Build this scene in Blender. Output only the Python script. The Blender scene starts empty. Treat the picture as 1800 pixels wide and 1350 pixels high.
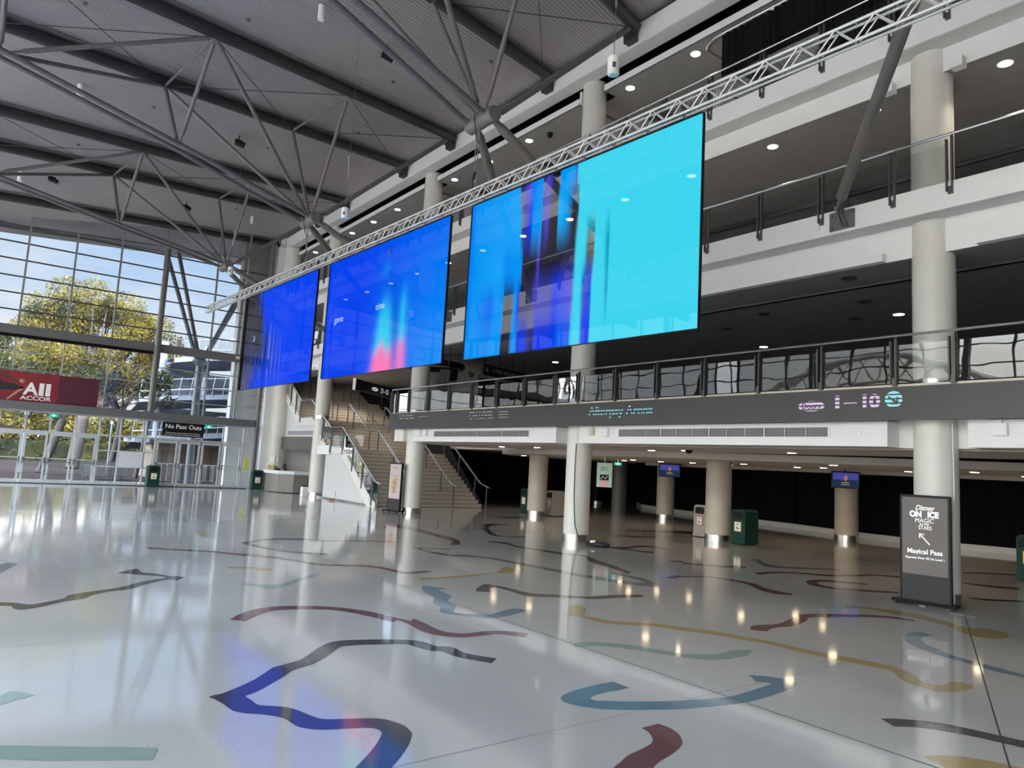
import bpy, bmesh, math, random
from math import sin, cos, pi, radians, sqrt
from mathutils import Vector, Matrix
import numpy as np
S = bpy.context.scene
COL = S.collection
random.seed(7)
rng = np.random.default_rng(11)

# ------------------------------------------------------------------ camera
YAW, PITCH, ROLL, FPX = radians(36.953), radians(6.559), radians(3.185), 1265.5
fwd = Vector((sin(YAW)*cos(PITCH), cos(YAW)*cos(PITCH), sin(PITCH)))
rt = Vector((cos(YAW), -sin(YAW), 0)); up = rt.cross(fwd)
r2 = rt*cos(ROLL) + up*sin(ROLL); u2 = -rt*sin(ROLL) + up*cos(ROLL)
cam = bpy.data.cameras.new('camera'); camo = bpy.data.objects.new('camera', cam); COL.objects.link(camo)
cam.sensor_width = 36; cam.lens = FPX/1800*36; cam.clip_end = 900; cam.clip_start = .05
M = Matrix(((r2.x, u2.x, -fwd.x, 0), (r2.y, u2.y, -fwd.y, 0), (r2.z, u2.z, -fwd.z, 1.9), (0, 0, 0, 1)))
camo.matrix_world = M
S.camera = camo

# ------------------------------------------------------------------ world, sun, exposure
S.view_settings.view_transform = 'Standard'; S.view_settings.look = 'None'
S.view_settings.gamma = 1; S.view_settings.use_curve_mapping = False
S.view_settings.exposure = 0.50
W = bpy.data.worlds.new('sky'); S.world = W; W.use_nodes = True
nt = W.node_tree; N = nt.nodes; L = nt.links; N.clear()
def nd(t, **k):
    n = N.new(t)
    for a, b in k.items(): setattr(n, a, b)
    return n
tc = nd('ShaderNodeTexCoord'); sx = nd('ShaderNodeSeparateXYZ'); L.new(tc.outputs['Generated'], sx.inputs[0])
rp = nd('ShaderNodeValToRGB'); L.new(sx.outputs['Z'], rp.inputs[0])
e = rp.color_ramp.elements
e[0].position = 0.0; e[0].color = (.30, .29, .27, 1)
e[1].position = 1.0; e[1].color = (.17, .36, .80, 1)
for p, c in ((.003, (.80, .80, .80, 1)), (.12, (.66, .78, .95, 1)), (.30, (.36, .58, .92, 1))):
    x = e.new(p); x.color = c
mp = nd('ShaderNodeMapping'); mp.inputs['Scale'].default_value = (2.2, 2.2, 7.5); L.new(tc.outputs['Generated'], mp.inputs[0])
nz = nd('ShaderNodeTexNoise'); nz.inputs['Scale'].default_value = 1.6; nz.inputs['Detail'].default_value = 8; nz.inputs['Roughness'].default_value = .6
L.new(mp.outputs[0], nz.inputs['Vector'])
cr = nd('ShaderNodeValToRGB'); cr.color_ramp.elements[0].position = .42; cr.color_ramp.elements[1].position = .68
L.new(nz.outputs['Fac'], cr.inputs[0])
mx = nd('ShaderNodeMixRGB'); L.new(cr.outputs[0], mx.inputs[0]); L.new(rp.outputs[0], mx.inputs[1]); mx.inputs[2].default_value = (.92, .93, .96, 1)
# off-frame western sky boosted and warmed above the north to light the hall
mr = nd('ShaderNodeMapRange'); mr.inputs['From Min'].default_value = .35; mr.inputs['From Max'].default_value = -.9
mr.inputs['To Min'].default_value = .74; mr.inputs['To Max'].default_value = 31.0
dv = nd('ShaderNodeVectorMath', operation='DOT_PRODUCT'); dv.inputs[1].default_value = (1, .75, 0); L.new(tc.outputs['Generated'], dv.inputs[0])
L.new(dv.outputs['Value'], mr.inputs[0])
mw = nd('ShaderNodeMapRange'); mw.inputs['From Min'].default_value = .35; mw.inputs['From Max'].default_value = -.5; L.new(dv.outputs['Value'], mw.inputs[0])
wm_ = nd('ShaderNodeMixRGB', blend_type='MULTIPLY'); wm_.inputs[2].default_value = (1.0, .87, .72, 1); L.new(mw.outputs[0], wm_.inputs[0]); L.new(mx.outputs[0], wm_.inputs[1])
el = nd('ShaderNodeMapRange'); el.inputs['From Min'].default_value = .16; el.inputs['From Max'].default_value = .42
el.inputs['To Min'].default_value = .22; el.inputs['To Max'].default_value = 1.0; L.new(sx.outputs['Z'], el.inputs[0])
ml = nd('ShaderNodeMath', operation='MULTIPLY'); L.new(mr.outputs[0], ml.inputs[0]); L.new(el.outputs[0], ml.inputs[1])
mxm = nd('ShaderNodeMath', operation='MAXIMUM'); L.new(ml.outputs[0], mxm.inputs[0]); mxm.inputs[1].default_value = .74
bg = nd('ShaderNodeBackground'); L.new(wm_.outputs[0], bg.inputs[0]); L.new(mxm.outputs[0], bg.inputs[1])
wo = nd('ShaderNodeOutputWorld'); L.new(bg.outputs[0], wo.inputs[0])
sun = bpy.data.lights.new('sun', 'SUN'); sun.energy = 7.0; sun.angle = radians(.6); sun.color = (1, .83, .55)
so = bpy.data.objects.new('sun', sun); COL.objects.link(so)
so.rotation_euler = Vector((.30, -.80, .52)).to_track_quat('Z', 'Y').to_euler()
def portal(loc, rot, sx_, sy_):
    a = bpy.data.lights.new('daylight_portal', 'AREA'); a.shape = 'RECTANGLE'; a.size = sx_; a.size_y = sy_
    o = bpy.data.objects.new('daylight_portal', a); COL.objects.link(o); o.location = loc; o.rotation_euler = rot
    a.cycles.is_portal = True
portal((-11.9, 16, 4.9), (0, -pi/2, 0), 9.6, 55)
portal((1, 38.3, 5.8), (-pi/2, 0, 0), 24, 11.4)
S.cycles.use_denoising = True
S.cycles.max_bounces = 9; S.cycles.diffuse_bounces = 5; S.cycles.glossy_bounces = 5
S.cycles.transparent_max_bounces = 24; S.cycles.transmission_bounces = 4
S.cycles.sample_clamp_indirect = 6; S.cycles.caustics_reflective = False; S.cycles.caustics_refractive = False

# ------------------------------------------------------------------ materials
MATS = {}
def mat(name, c, rough=.5, metal=0, spec=.5, emit=0, var=.06, scale=3., bump=0, bscale=40., coat=0):
    if name in MATS: return MATS[name]
    m = bpy.data.materials.new(name); m.use_nodes = True; t = m.node_tree; b = t.nodes['Principled BSDF']
    b.inputs['Roughness'].default_value = rough; b.inputs['Metallic'].default_value = metal
    b.inputs['Specular IOR Level'].default_value = spec
    if coat: b.inputs['Coat Weight'].default_value = coat; b.inputs['Coat Roughness'].default_value = .03
    tc = t.nodes.new('ShaderNodeTexCoord')
    n = t.nodes.new('ShaderNodeTexNoise'); n.inputs['Scale'].default_value = scale; n.inputs['Detail'].default_value = 4
    t.links.new(tc.outputs['Object'], n.inputs['Vector'])
    r = t.nodes.new('ShaderNodeValToRGB'); t.links.new(n.outputs['Fac'], r.inputs[0])
    r.color_ramp.elements[0].position = .3; r.color_ramp.elements[1].position = .7
    r.color_ramp.elements[0].color = tuple(max(0, v*(1-var)) for v in c)+(1,)
    r.color_ramp.elements[1].color = tuple(min(1, v*(1+var)) for v in c)+(1,)
    t.links.new(r.outputs[0], b.inputs['Base Color'])
    if emit:
        t.links.new(r.outputs[0], b.inputs['Emission Color']); b.inputs['Emission Strength'].default_value = emit
    if bump:
        n2 = t.nodes.new('ShaderNodeTexNoise'); n2.inputs['Scale'].default_value = bscale
        t.links.new(tc.outputs['Object'], n2.inputs['Vector'])
        bp = t.nodes.new('ShaderNodeBump'); bp.inputs['Strength'].default_value = bump; bp.inputs['Distance'].default_value = .02
        t.links.new(n2.outputs['Fac'], bp.inputs['Height']); t.links.new(bp.outputs[0], b.inputs['Normal'])
    MATS[name] = m; return m
def glassmat(name, tint=(.9, .95, .94), refl=1.0, rough=0.0, extra=0.0):
    m = bpy.data.materials.new(name); m.use_nodes = True; t = m.node_tree; t.nodes.clear()
    o = t.nodes.new('ShaderNodeOutputMaterial'); tr = t.nodes.new('ShaderNodeBsdfTransparent'); g = t.nodes.new('ShaderNodeBsdfGlossy')
    tr.inputs[0].default_value = tint+(1,); g.inputs['Roughness'].default_value = rough; g.inputs[0].default_value = (1, 1, 1, 1)
    f = t.nodes.new('ShaderNodeFresnel'); f.inputs[0].default_value = 1.5
    a = t.nodes.new('ShaderNodeMath'); a.operation = 'MULTIPLY_ADD'; a.inputs[1].default_value = refl; a.inputs[2].default_value = extra; a.use_clamp = True
    t.links.new(f.outputs[0], a.inputs[0])
    n = t.nodes.new('ShaderNodeTexNoise'); n.inputs['Scale'].default_value = .8
    tcn = t.nodes.new('ShaderNodeTexCoord'); t.links.new(tcn.outputs['Object'], n.inputs['Vector'])
    bp = t.nodes.new('ShaderNodeBump'); bp.inputs['Strength'].default_value = .05; bp.inputs['Distance'].default_value = .1
    t.links.new(n.outputs[0], bp.inputs['Height']); t.links.new(bp.outputs[0], g.inputs['Normal'])
    mx = t.nodes.new('ShaderNodeMixShader'); t.links.new(a.outputs[0], mx.inputs[0]); t.links.new(tr.outputs[0], mx.inputs[1]); t.links.new(g.outputs[0], mx.inputs[2])
    t.links.new(mx.outputs[0], o.inputs[0]); MATS[name] = m; return m
def emis(name, c, s):
    m = bpy.data.materials.new(name); m.use_nodes = True; t = m.node_tree; t.nodes.clear()
    o = t.nodes.new('ShaderNodeOutputMaterial'); e_ = t.nodes.new('ShaderNodeEmission'); e_.inputs[0].default_value = c+(1,); e_.inputs[1].default_value = s
    t.links.new(e_.outputs[0], o.inputs[0]); MATS[name] = m; return m
WHITE = mat('white_paint', (.78, .78, .78), .55, var=.02)
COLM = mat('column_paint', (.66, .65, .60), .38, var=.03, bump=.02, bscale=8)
BAND = mat('charcoal_fascia', (.046, .044, .044), .45, var=.05)
DARKC = mat('dark_ceiling', (.27, .26, .26), .6, var=.08)
SOFF = mat('grey_soffit', (.60, .59, .58), .6, var=.03)
LOWC = mat('low_ceiling', (.46, .42, .38), .6, var=.03)
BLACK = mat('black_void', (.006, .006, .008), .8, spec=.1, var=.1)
DRAPE = mat('black_drape', (.008, .008, .010), .9, spec=.1, var=.2)
ROOF = mat('roof_sheet', (.36, .335, .33), .5, metal=0, var=.05, scale=.4)
BEAM = mat('roof_beam_paint', (.036, .033, .031), .42, var=.08)
TUBE = mat('truss_tube_paint', (.15, .14, .135), .38, var=.06)
RAILD = mat('dark_grey_powdercoat', (.085, .085, .085), .4, metal=.3, var=.05)
STEEL = mat('brushed_steel', (.46, .455, .44), .3, metal=1, var=.05)
ALU = mat('aluminium', (.62, .63, .64), .35, metal=.7, var=.04)
TRUSSM = mat('truss_aluminium', (.62, .63, .62), .4, metal=.35, var=.04)
FRAME = mat('door_frame_grey', (.50, .52, .53), .45, metal=.2, var=.03)
MULL = mat('mullion_grey', (.27, .27, .26), .45, metal=.3, var=.05)
TBAR = mat('transom_dark', (.07, .06, .06), .45, metal=.2)
BEAMG = mat('beam_grey', (.125, .125, .125), .45, var=.04)
POLE = mat('post_grey', (.12, .12, .118), .4, var=.04)
STONE = mat('stair_stone', (.60, .53, .45), .6, var=.10, scale=14)
NOSE = mat('stair_nosing', (.10, .09, .08), .6)
GREEN = mat('bin_green', (.008, .042, .030), .55, spec=.2, var=.05)
TAUPE = mat('bin_taupe', (.33, .29, .25), .45, var=.05)
KGREY = mat('kiosk_grey', (.036, .035, .035), .5, spec=.2, var=.04)
BLK = mat('black_metal', (.010, .010, .013), .5, spec=.15)
RUB = mat('black_rubber', (.010, .010, .010), .5)
PAPER = mat('paper_white', (.80, .79, .76), .6)
CONC = mat('concrete', (.42, .42, .41), .8, var=.18, scale=18)
SKIRT = mat('white_skirting', (.72, .71, .68), .3, var=.03)
GLASS = glassmat('balustrade_glass', (.80, .84, .83), refl=2.0, extra=.0)
GLASS2 = glassmat('upper_balustrade_glass', (.80, .84, .83), refl=.9)
PANE = glassmat('window_pane', (.93, .96, .96), extra=.01)
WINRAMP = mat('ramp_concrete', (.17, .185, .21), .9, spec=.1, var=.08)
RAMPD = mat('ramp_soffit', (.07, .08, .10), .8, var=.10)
LAMP = emis('downlight_lens', (1, .93, .80), 9.0)
LAMPW = emis('warm_downlight_lens', (1, .78, .50), 14.0)

# ------------------------------------------------------------------ mesh helpers
def wl(o):
    v = Vector(o.location)
    while o.parent is not None: o = o.parent; v += Vector(o.location)
    return v
class MB:
    def __init__(s): s.v = []; s.f = []; s.m = []; s.cur = 0
    def add(s, vs, fs):
        o = len(s.v); s.v += [tuple(p) for p in vs]; s.f += [tuple(i+o for i in f) for f in fs]; s.m += [s.cur]*len(fs); return s
    def box(s, x0, x1, y0, y1, z0, z1):
        return s.add([(x0,y0,z0),(x1,y0,z0),(x1,y1,z0),(x0,y1,z0),(x0,y0,z1),(x1,y0,z1),(x1,y1,z1),(x0,y1,z1)],
              [(0,3,2,1),(4,5,6,7),(0,1,5,4),(1,2,6,5),(2,3,7,6),(3,0,4,7)])
    def obox(s, c, ax, ay, az):
        c = Vector(c); ax, ay, az = Vector(ax), Vector(ay), Vector(az); P = []
        for k in (-1, 1):
            for i, j in ((-1,-1),(1,-1),(1,1),(-1,1)): P.append(c+ax*i+ay*j+az*k)
        return s.add(P, [(0,3,2,1),(4,5,6,7),(0,1,5,4),(1,2,6,5),(2,3,7,6),(3,0,4,7)])
    def bar(s, p, q, w, h, upv=(0,0,1)):
        p, q = Vector(p), Vector(q); d = (q-p); U = Vector(upv); sd = d.cross(U).normalized(); U = sd.cross(d).normalized()
        return s.obox((p+q)/2, d/2, sd*w/2, U*h/2)
    def tube(s, p, q, r, n=10, r2=None, cap=True):
        p, q = Vector(p), Vector(q); d = (q-p).normalized(); a = d.orthogonal().normalized(); b = d.cross(a)
        r2 = r if r2 is None else r2; V = []
        for P, R_ in ((p, r), (q, r2)):
            for i in range(n): t = 2*pi*i/n; V.append(P+a*cos(t)*R_+b*sin(t)*R_)
        F = [(i, (i+1) % n, n+(i+1) % n, n+i) for i in range(n)]
        if cap: F += [tuple(range(n))[::-1], tuple(range(n, 2*n))]
        return s.add(V, F)
    def path(s, pts, r, n=8):
        pts = [Vector(p) for p in pts]; V = []; F = []; a = None
        for k, p in enumerate(pts):
            d = (pts[min(k+1, len(pts)-1)]-pts[max(k-1, 0)]).normalized()
            a = d.orthogonal().normalized() if a is None else (a-d*a.dot(d)).normalized()
            b = d.cross(a)
            for i in range(n): t = 2*pi*i/n; V.append(p+a*cos(t)*r+b*sin(t)*r)
            if k:
                for i in range(n): F.append(((k-1)*n+i, (k-1)*n+(i+1) % n, k*n+(i+1) % n, k*n+i))
        F += [tuple(range(n))[::-1], tuple(range(len(V)-n, len(V)))]
        return s.add(V, F)
    def lathe(s, c, prof, n=32, cap=True):
        c = Vector(c); V = []; F = []
        for (r, z) in prof:
            for i in range(n): t = 2*pi*i/n; V.append(c+Vector((r*cos(t), r*sin(t), z)))
        for k in range(len(prof)-1):
            for i in range(n): F.append((k*n+i, k*n+(i+1) % n, (k+1)*n+(i+1) % n, (k+1)*n+i))
        if cap: F += [tuple(range(n))[::-1], tuple(range((len(prof)-1)*n, len(prof)*n))]
        return s.add(V, F)
    def prism(s, poly, off):
        off = Vector(off); n = len(poly); A = [Vector(p) for p in poly]
        return s.add(A+[p+off for p in A], [tuple(range(n))[::-1], tuple(range(n, 2*n))]+[(i, (i+1) % n, n+(i+1) % n, n+i) for i in range(n)])
    def quad(s, a, b, c, d): return s.add([a, b, c, d], [(0, 1, 2, 3)])
    def build(s, name, m, parent=None, smooth=False, origin=None):
        me = bpy.data.meshes.new(name)
        org = Vector(origin) if origin is not None else Vector((0, 0, 0))
        me.from_pydata([tuple(Vector(v)-org) for v in s.v], [], s.f)
        for x in (m if isinstance(m, (list, tuple)) else [m]): me.materials.append(x)
        if any(s.m): me.polygons.foreach_set('material_index', s.m)
        bm = bmesh.new(); bm.from_mesh(me); bmesh.ops.recalc_face_normals(bm, faces=bm.faces); bm.to_mesh(me); bm.free()
        if smooth:
            for p in me.polygons: p.use_smooth = len(p.vertices) == 4
            try: me.set_sharp_from_angle(angle=radians(40))
            except Exception: pass
        o = bpy.data.objects.new(name, me); COL.objects.link(o); o.location = org
        if parent is not None:
            o.parent = parent; o.location = org - wl(parent)
        return o
def tag(o, label=None, cat=None, group=None, kind=None):
    if label: o['label'] = label
    if cat: o['category'] = cat
    if group: o['group'] = group
    if kind: o['kind'] = kind
    return o
def thing(name, loc, label, cat, group=None, kind=None):
    o = bpy.data.objects.new(name, None); COL.objects.link(o); o.location = loc; o.empty_display_size = .1
    return tag(o, label, cat, group, kind)
def struct(o): o['kind'] = 'structure'; return o
def dup(o, loc, label=None, group=None, rz=None):
    c = o.copy(); COL.objects.link(c); c.location = loc
    if rz is not None: c.rotation_euler[2] = rz
    if label: c['label'] = label
    if group: c['group'] = group
    for ch in list(o.children):
        d = ch.copy(); COL.objects.link(d); d.parent = c
        for g in list(ch.children):
            h = g.copy(); COL.objects.link(h); h.parent = d
    return c
def text(body, size, m, matrix, name='lettering', parent=None, depth=.004, shear=0, align='CENTER', sx=1., bold=0.0):
    cu = bpy.data.curves.new(name, 'FONT'); cu.body = body; cu.size = size; cu.extrude = depth; cu.shear = shear
    cu.align_x = align; cu.align_y = 'CENTER'; cu.offset = bold
    tmp = bpy.data.objects.new('tmp', cu); COL.objects.link(tmp); dg = bpy.context.evaluated_depsgraph_get()
    me = bpy.data.meshes.new_from_object(tmp.evaluated_get(dg)); bpy.data.objects.remove(tmp)
    me.transform(matrix @ Matrix.Diagonal((sx, 1, 1, 1))); me.materials.clear(); me.materials.append(m)
    o = bpy.data.objects.new(name, me); COL.objects.link(o)
    if parent is not None: o.parent = parent; o.location = -wl(parent)
    return o
def frame_mat(o, right, upv):
    r = Vector(right).normalized(); u = Vector(upv).normalized(); n = r.cross(u)
    return Matrix(((r.x, u.x, n.x, o[0]), (r.y, u.y, n.y, o[1]), (r.z, u.z, n.z, o[2]), (0, 0, 0, 1)))
RIBBONS=[
('charcoal',[(4.47,5.94),(4.30,6.22),(4.30,6.51),(4.17,6.60),(4.15,6.75),(4.11,6.87),(4.01,6.97),(3.73,7.11),(3.42,7.21),(3.25,7.19),(3.08,7.06),(2.88,6.84),(2.74,6.70),(2.56,6.61),(2.44,6.56),(2.32,6.43),(2.18,6.28),(2.02,6.15),(1.86,6.04),(1.78,6.02),(1.74,5.99),(1.76,5.93),(1.79,5.79),(1.81,5.61),(1.87,5.51),(1.95,5.45),(2.03,5.36),(2.08,5.27),(2.10,5.10),(2.15,5.01),(2.24,4.94),(2.38,4.89),(2.52,4.83),(2.57,4.77),(2.56,4.69),(2.47,4.57),(2.34,4.43),(2.16,4.26),(2.04,4.15)],[(4.32,5.82),(4.18,6.05),(4.12,6.23),(4.11,6.39),(4.02,6.47),(3.96,6.63),(3.92,6.80),(3.63,6.92),(3.33,6.99),(3.22,6.93),(3.00,6.69),(2.81,6.52),(2.67,6.45),(2.54,6.38),(2.43,6.26),(2.28,6.12),(2.14,5.99),(2.04,5.92),(1.99,5.89),(2.00,5.78),(2.01,5.65),(2.09,5.58),(2.18,5.50),(2.23,5.39),(2.27,5.24),(2.32,5.14),(2.46,5.07),(2.64,4.99),(2.72,4.91),(2.77,4.76),(2.76,4.65),(2.74,4.58),(2.64,4.44),(2.48,4.27),(2.35,4.15),(2.25,4.04)]),
('maroon',[(2.64,8.59),(2.79,8.80),(2.98,8.99),(3.19,9.10),(3.46,9.11),(3.71,9.03),(3.94,8.89),(4.14,8.69),(4.30,8.42),(4.41,8.06),(4.51,7.77),(4.60,7.84),(4.61,7.57),(4.58,7.28),(4.62,7.08),(4.78,6.95),(5.00,6.96),(5.18,6.92),(5.33,6.82),(5.44,6.65)],[(2.77,8.45),(2.92,8.62),(3.09,8.79),(3.29,8.89),(3.55,8.85),(3.86,8.71),(4.04,8.48),(4.17,8.16),(4.28,7.80),(4.39,7.84),(4.40,7.57),(4.36,7.25),(4.42,7.01),(4.55,6.85),(4.67,6.79),(4.88,6.79),(5.08,6.77),(5.20,6.65),(5.28,6.52)]),
('blue',[(4.98,4.83),(4.76,4.83),(4.49,4.80),(4.31,4.75),(4.22,4.69),(4.18,4.59),(4.23,4.46),(4.35,4.32),(4.56,4.19),(4.93,4.02),(5.21,3.94),(5.50,3.87),(5.73,3.85),(5.98,3.86),(6.28,3.89),(6.50,3.94),(6.58,4.00),(6.62,4.08),(6.57,4.19),(6.50,4.28),(6.39,4.37)],[(4.98,4.63),(4.84,4.62),(4.69,4.63),(4.54,4.61),(4.45,4.57),(4.45,4.51),(4.56,4.44),(4.78,4.31),(5.10,4.17),(5.40,4.08),(5.64,4.03),(6.03,4.05),(6.21,4.07),(6.33,4.09),(6.33,4.13),(6.25,4.19)]),
('maroon',[(4.50,3.87),(4.51,3.76),(4.46,3.63),(4.35,3.51),(4.23,3.45),(4.11,3.41),(3.95,3.37),(3.83,3.32),(3.69,3.22)],[(4.31,3.87),(4.29,3.78),(4.22,3.68),(4.14,3.62),(3.99,3.58),(3.83,3.55),(3.69,3.49),(3.59,3.45),(3.45,3.36)]),
('yellow',[(7.14,7.81),(7.25,7.76),(7.21,7.61),(7.08,7.43),(6.89,7.26),(6.80,7.18),(6.86,6.98),(6.92,6.78),(7.04,6.64),(7.34,6.43),(7.53,6.13),(7.72,5.83),(7.85,5.45),(7.95,5.13),(7.99,4.75),(8.07,4.41),(8.17,4.11),(8.21,3.87),(8.15,3.68),(8.02,3.53),(7.89,3.41),(7.85,3.32),(7.90,3.24),(8.01,3.23),(8.17,3.25),(8.25,3.19),(8.24,3.07)],[(6.62,7.30),(6.64,7.21),(6.69,7.12),(6.68,6.92),(6.72,6.71),(6.91,6.52),(7.20,6.31),(7.36,5.99),(7.55,5.70),(7.69,5.33),(7.80,5.04),(7.81,4.64),(7.87,4.31),(7.96,4.00),(8.00,3.76),(7.79,3.58),(7.68,3.46),(7.65,3.31),(7.67,3.17),(7.78,3.08),(7.93,3.04),(8.15,3.04)]),
('charcoal',[(6.30,3.05),(6.43,2.97),(6.62,2.80),(6.72,2.61),(6.78,2.40),(6.84,2.20),(6.89,2.06)],[(6.20,2.89),(6.34,2.80),(6.45,2.67),(6.55,2.48),(6.61,2.29),(6.65,2.14),(6.68,2.00)]),
('yellow',[(5.74,2.47),(5.85,2.43),(5.99,2.33),(6.08,2.21),(6.14,2.08),(6.18,1.95)],[(5.70,2.42),(5.70,2.36),(5.64,2.27),(5.63,2.19),(5.64,2.10),(5.68,2.02)]),
('blue',[(10.49,4.39),(10.48,4.57),(10.21,4.59),(9.95,4.51),(9.69,4.36),(9.49,4.15),(9.30,3.84),(9.24,3.57),(9.12,3.21),(9.13,2.92),(9.11,2.78)],[(10.46,4.38),(10.24,4.39),(10.04,4.34),(9.83,4.21),(9.67,4.03),(9.48,3.78),(9.39,3.47),(9.34,3.21),(9.28,2.97),(9.29,2.83)]),
('maroon',[(8.29,5.65),(8.47,5.77),(8.66,5.79),(8.87,5.73),(9.14,5.74),(9.60,5.88),(9.92,5.96),(10.18,5.94),(10.55,5.78),(11.02,5.54),(11.28,5.32),(11.36,4.99)],[(8.32,5.60),(8.42,5.50),(8.59,5.57),(8.81,5.58),(9.01,5.54),(9.29,5.58),(9.59,5.66),(9.92,5.78),(10.33,5.65),(10.82,5.44),(11.11,5.24),(11.26,4.95)]),
('mint',[(5.60,6.06),(5.75,6.08),(5.97,5.97),(6.20,5.72),(6.34,5.41),(6.46,5.20),(6.69,5.07),(6.89,5.04),(7.10,5.07),(7.39,4.98)],[(5.52,5.93),(5.77,5.88),(5.96,5.72),(6.13,5.43),(6.29,5.16),(6.43,4.97),(6.67,4.86),(7.04,4.84)]),
('blue',[(5.91,9.87),(6.13,9.53),(5.95,9.44),(5.87,8.98),(5.62,8.67),(5.55,8.38),(5.45,8.21),(5.28,7.99),(5.40,7.82),(5.58,7.75),(5.66,7.70),(6.00,7.85),(6.22,7.89),(6.29,7.76)],[(5.79,9.68),(5.66,9.41),(5.58,8.97),(5.45,8.79),(5.33,8.57),(5.29,8.33),(5.13,8.10),(5.15,7.92),(5.32,7.70),(5.44,7.56),(5.43,7.54),(5.61,7.49),(5.89,7.56),(6.15,7.65)]),
('charcoal',[(6.52,9.30),(6.94,9.67),(7.07,9.48),(7.12,9.10),(7.17,8.74),(7.44,8.52),(7.71,8.32),(7.89,8.20),(8.31,8.17),(8.82,8.03)],[(6.44,9.17),(6.60,9.05),(6.73,9.23),(6.86,9.36),(6.96,9.33),(6.96,8.96),(6.95,8.59),(7.30,8.35),(7.58,8.19),(7.85,8.00),(8.27,7.97),(8.73,7.86)]),
('yellow',[(6.23,10.51),(6.94,10.53),(7.62,10.65),(7.47,10.66),(7.82,10.63),(8.14,10.85),(8.33,11.06),(8.50,11.15),(8.56,11.06),(8.47,10.85)],[(6.16,10.34),(6.83,10.37),(7.47,10.45),(7.35,10.49),(7.85,10.55),(8.10,10.54),(8.31,10.66)]),
('charcoal',[(10.85,15.08),(11.16,14.82),(11.13,14.43),(10.99,13.96),(11.17,13.37),(11.26,12.75),(11.45,12.33),(11.48,12.08),(11.18,11.45),(11.00,10.84),(10.58,9.88)],[(10.80,14.94),(10.95,14.37),(10.82,13.91),(10.93,13.34),(11.03,12.49),(11.34,12.21),(11.22,11.85),(10.89,11.41),(10.71,10.96),(10.60,10.44),(10.38,9.81)]),
('slate',[(8.93,13.86),(8.47,14.20),(8.21,14.25),(8.15,13.83),(8.15,13.24),(8.32,12.68),(8.33,12.70),(8.61,12.59),(8.89,12.22),(8.93,11.54),(9.03,10.78),(9.10,10.05),(9.23,9.43),(9.33,9.01),(9.51,8.68),(9.70,8.53),(9.90,8.59),(10.07,8.85),(10.20,9.21),(10.24,9.71),(10.16,10.00)],[(8.87,13.77),(8.43,14.00),(8.27,13.98),(8.30,13.49),(8.46,12.89),(8.51,12.97),(8.77,12.82),(9.07,12.22),(9.20,11.43),(9.30,10.67),(9.38,9.96),(9.52,9.55),(9.65,9.14),(9.80,8.86),(9.95,9.04),(10.03,9.51),(10.06,9.90)]),
('maroon',[(10.39,19.44),(10.79,19.25),(10.57,17.63),(10.39,16.73),(10.39,16.02),(10.09,15.20)],[(10.15,19.02),(10.12,18.45),(10.15,17.30),(10.05,16.53),(9.94,15.85),(9.83,15.15),(9.42,14.57),(9.61,14.49)]),
('charcoal',[(14.51,19.09),(14.12,19.59),(13.74,19.46),(13.17,18.56),(12.67,17.95),(12.17,16.99),(11.87,16.11),(12.52,15.67)],[(14.44,19.00),(14.08,19.06),(13.56,18.76),(12.97,18.01),(12.35,16.97),(12.08,16.33),(12.11,16.04),(12.70,15.90)]),
('maroon',[(13.37,13.50),(14.02,13.33),(14.66,13.52),(14.98,13.31),(14.96,12.70)],[(13.15,13.28),(13.68,13.00),(14.38,13.17),(14.75,13.10),(14.84,12.60)]),
('maroon',[(10.81,9.23),(11.25,9.32),(11.28,9.21),(11.86,8.99),(11.99,8.44),(11.97,8.09),(11.68,7.62),(11.63,7.12)],[(10.75,9.14),(10.85,9.04),(11.16,9.11),(11.73,8.89),(11.78,8.33),(11.70,8.03),(11.39,7.62),(11.27,7.24),(11.52,7.04)]),
('maroon',[(13.35,9.05),(14.08,8.97),(14.61,8.63),(15.04,8.24),(16.12,7.97),(16.54,7.57)],[(13.20,8.83),(13.85,8.82),(14.24,8.63),(14.79,8.10),(15.92,7.87),(16.29,7.46)]),
('charcoal',[(8.36,15.37),(8.16,15.52),(7.54,15.75),(6.91,15.90),(6.39,16.32),(5.86,16.39),(5.37,16.15),(4.93,15.72),(4.93,15.26),(5.05,14.72),(5.27,14.11),(5.56,13.68),(5.84,13.52)],[(8.28,15.21),(8.05,15.31),(7.46,15.57),(6.81,15.67),(6.26,15.97),(5.76,16.10),(5.34,15.89),(5.07,15.64),(5.05,15.37),(5.18,14.69),(5.53,14.06),(5.85,13.84),(5.99,13.59)]),
('maroon',[(3.00,15.22),(3.37,14.97),(4.02,14.48),(4.21,14.22),(4.62,13.83),(4.99,13.34),(5.17,12.76),(5.30,12.42),(5.62,12.24),(6.08,12.03),(6.21,11.73),(6.28,11.34),(6.37,11.15),(6.77,11.20),(6.80,11.06)],[(2.99,15.00),(3.33,14.76),(3.97,14.28),(4.15,13.99),(4.42,13.63),(4.80,13.19),(5.02,12.72),(5.18,12.32),(5.55,12.08),(5.88,11.91),(6.08,11.60),(6.16,11.11),(6.30,10.97),(6.74,11.01)]),
('yellow',[(3.72,12.49),(3.97,12.39),(4.13,12.30),(4.36,12.07)],[(3.67,12.29),(4.04,12.18),(4.04,11.97),(4.13,11.87)]),
('mint',[(3.49,10.89),(3.80,10.64),(4.04,10.71),(4.40,11.08),(4.73,11.34),(4.89,11.37)],[(3.45,10.75),(3.57,10.55),(3.71,10.26),(3.94,10.43),(4.28,10.77),(4.63,11.08)]),
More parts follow.
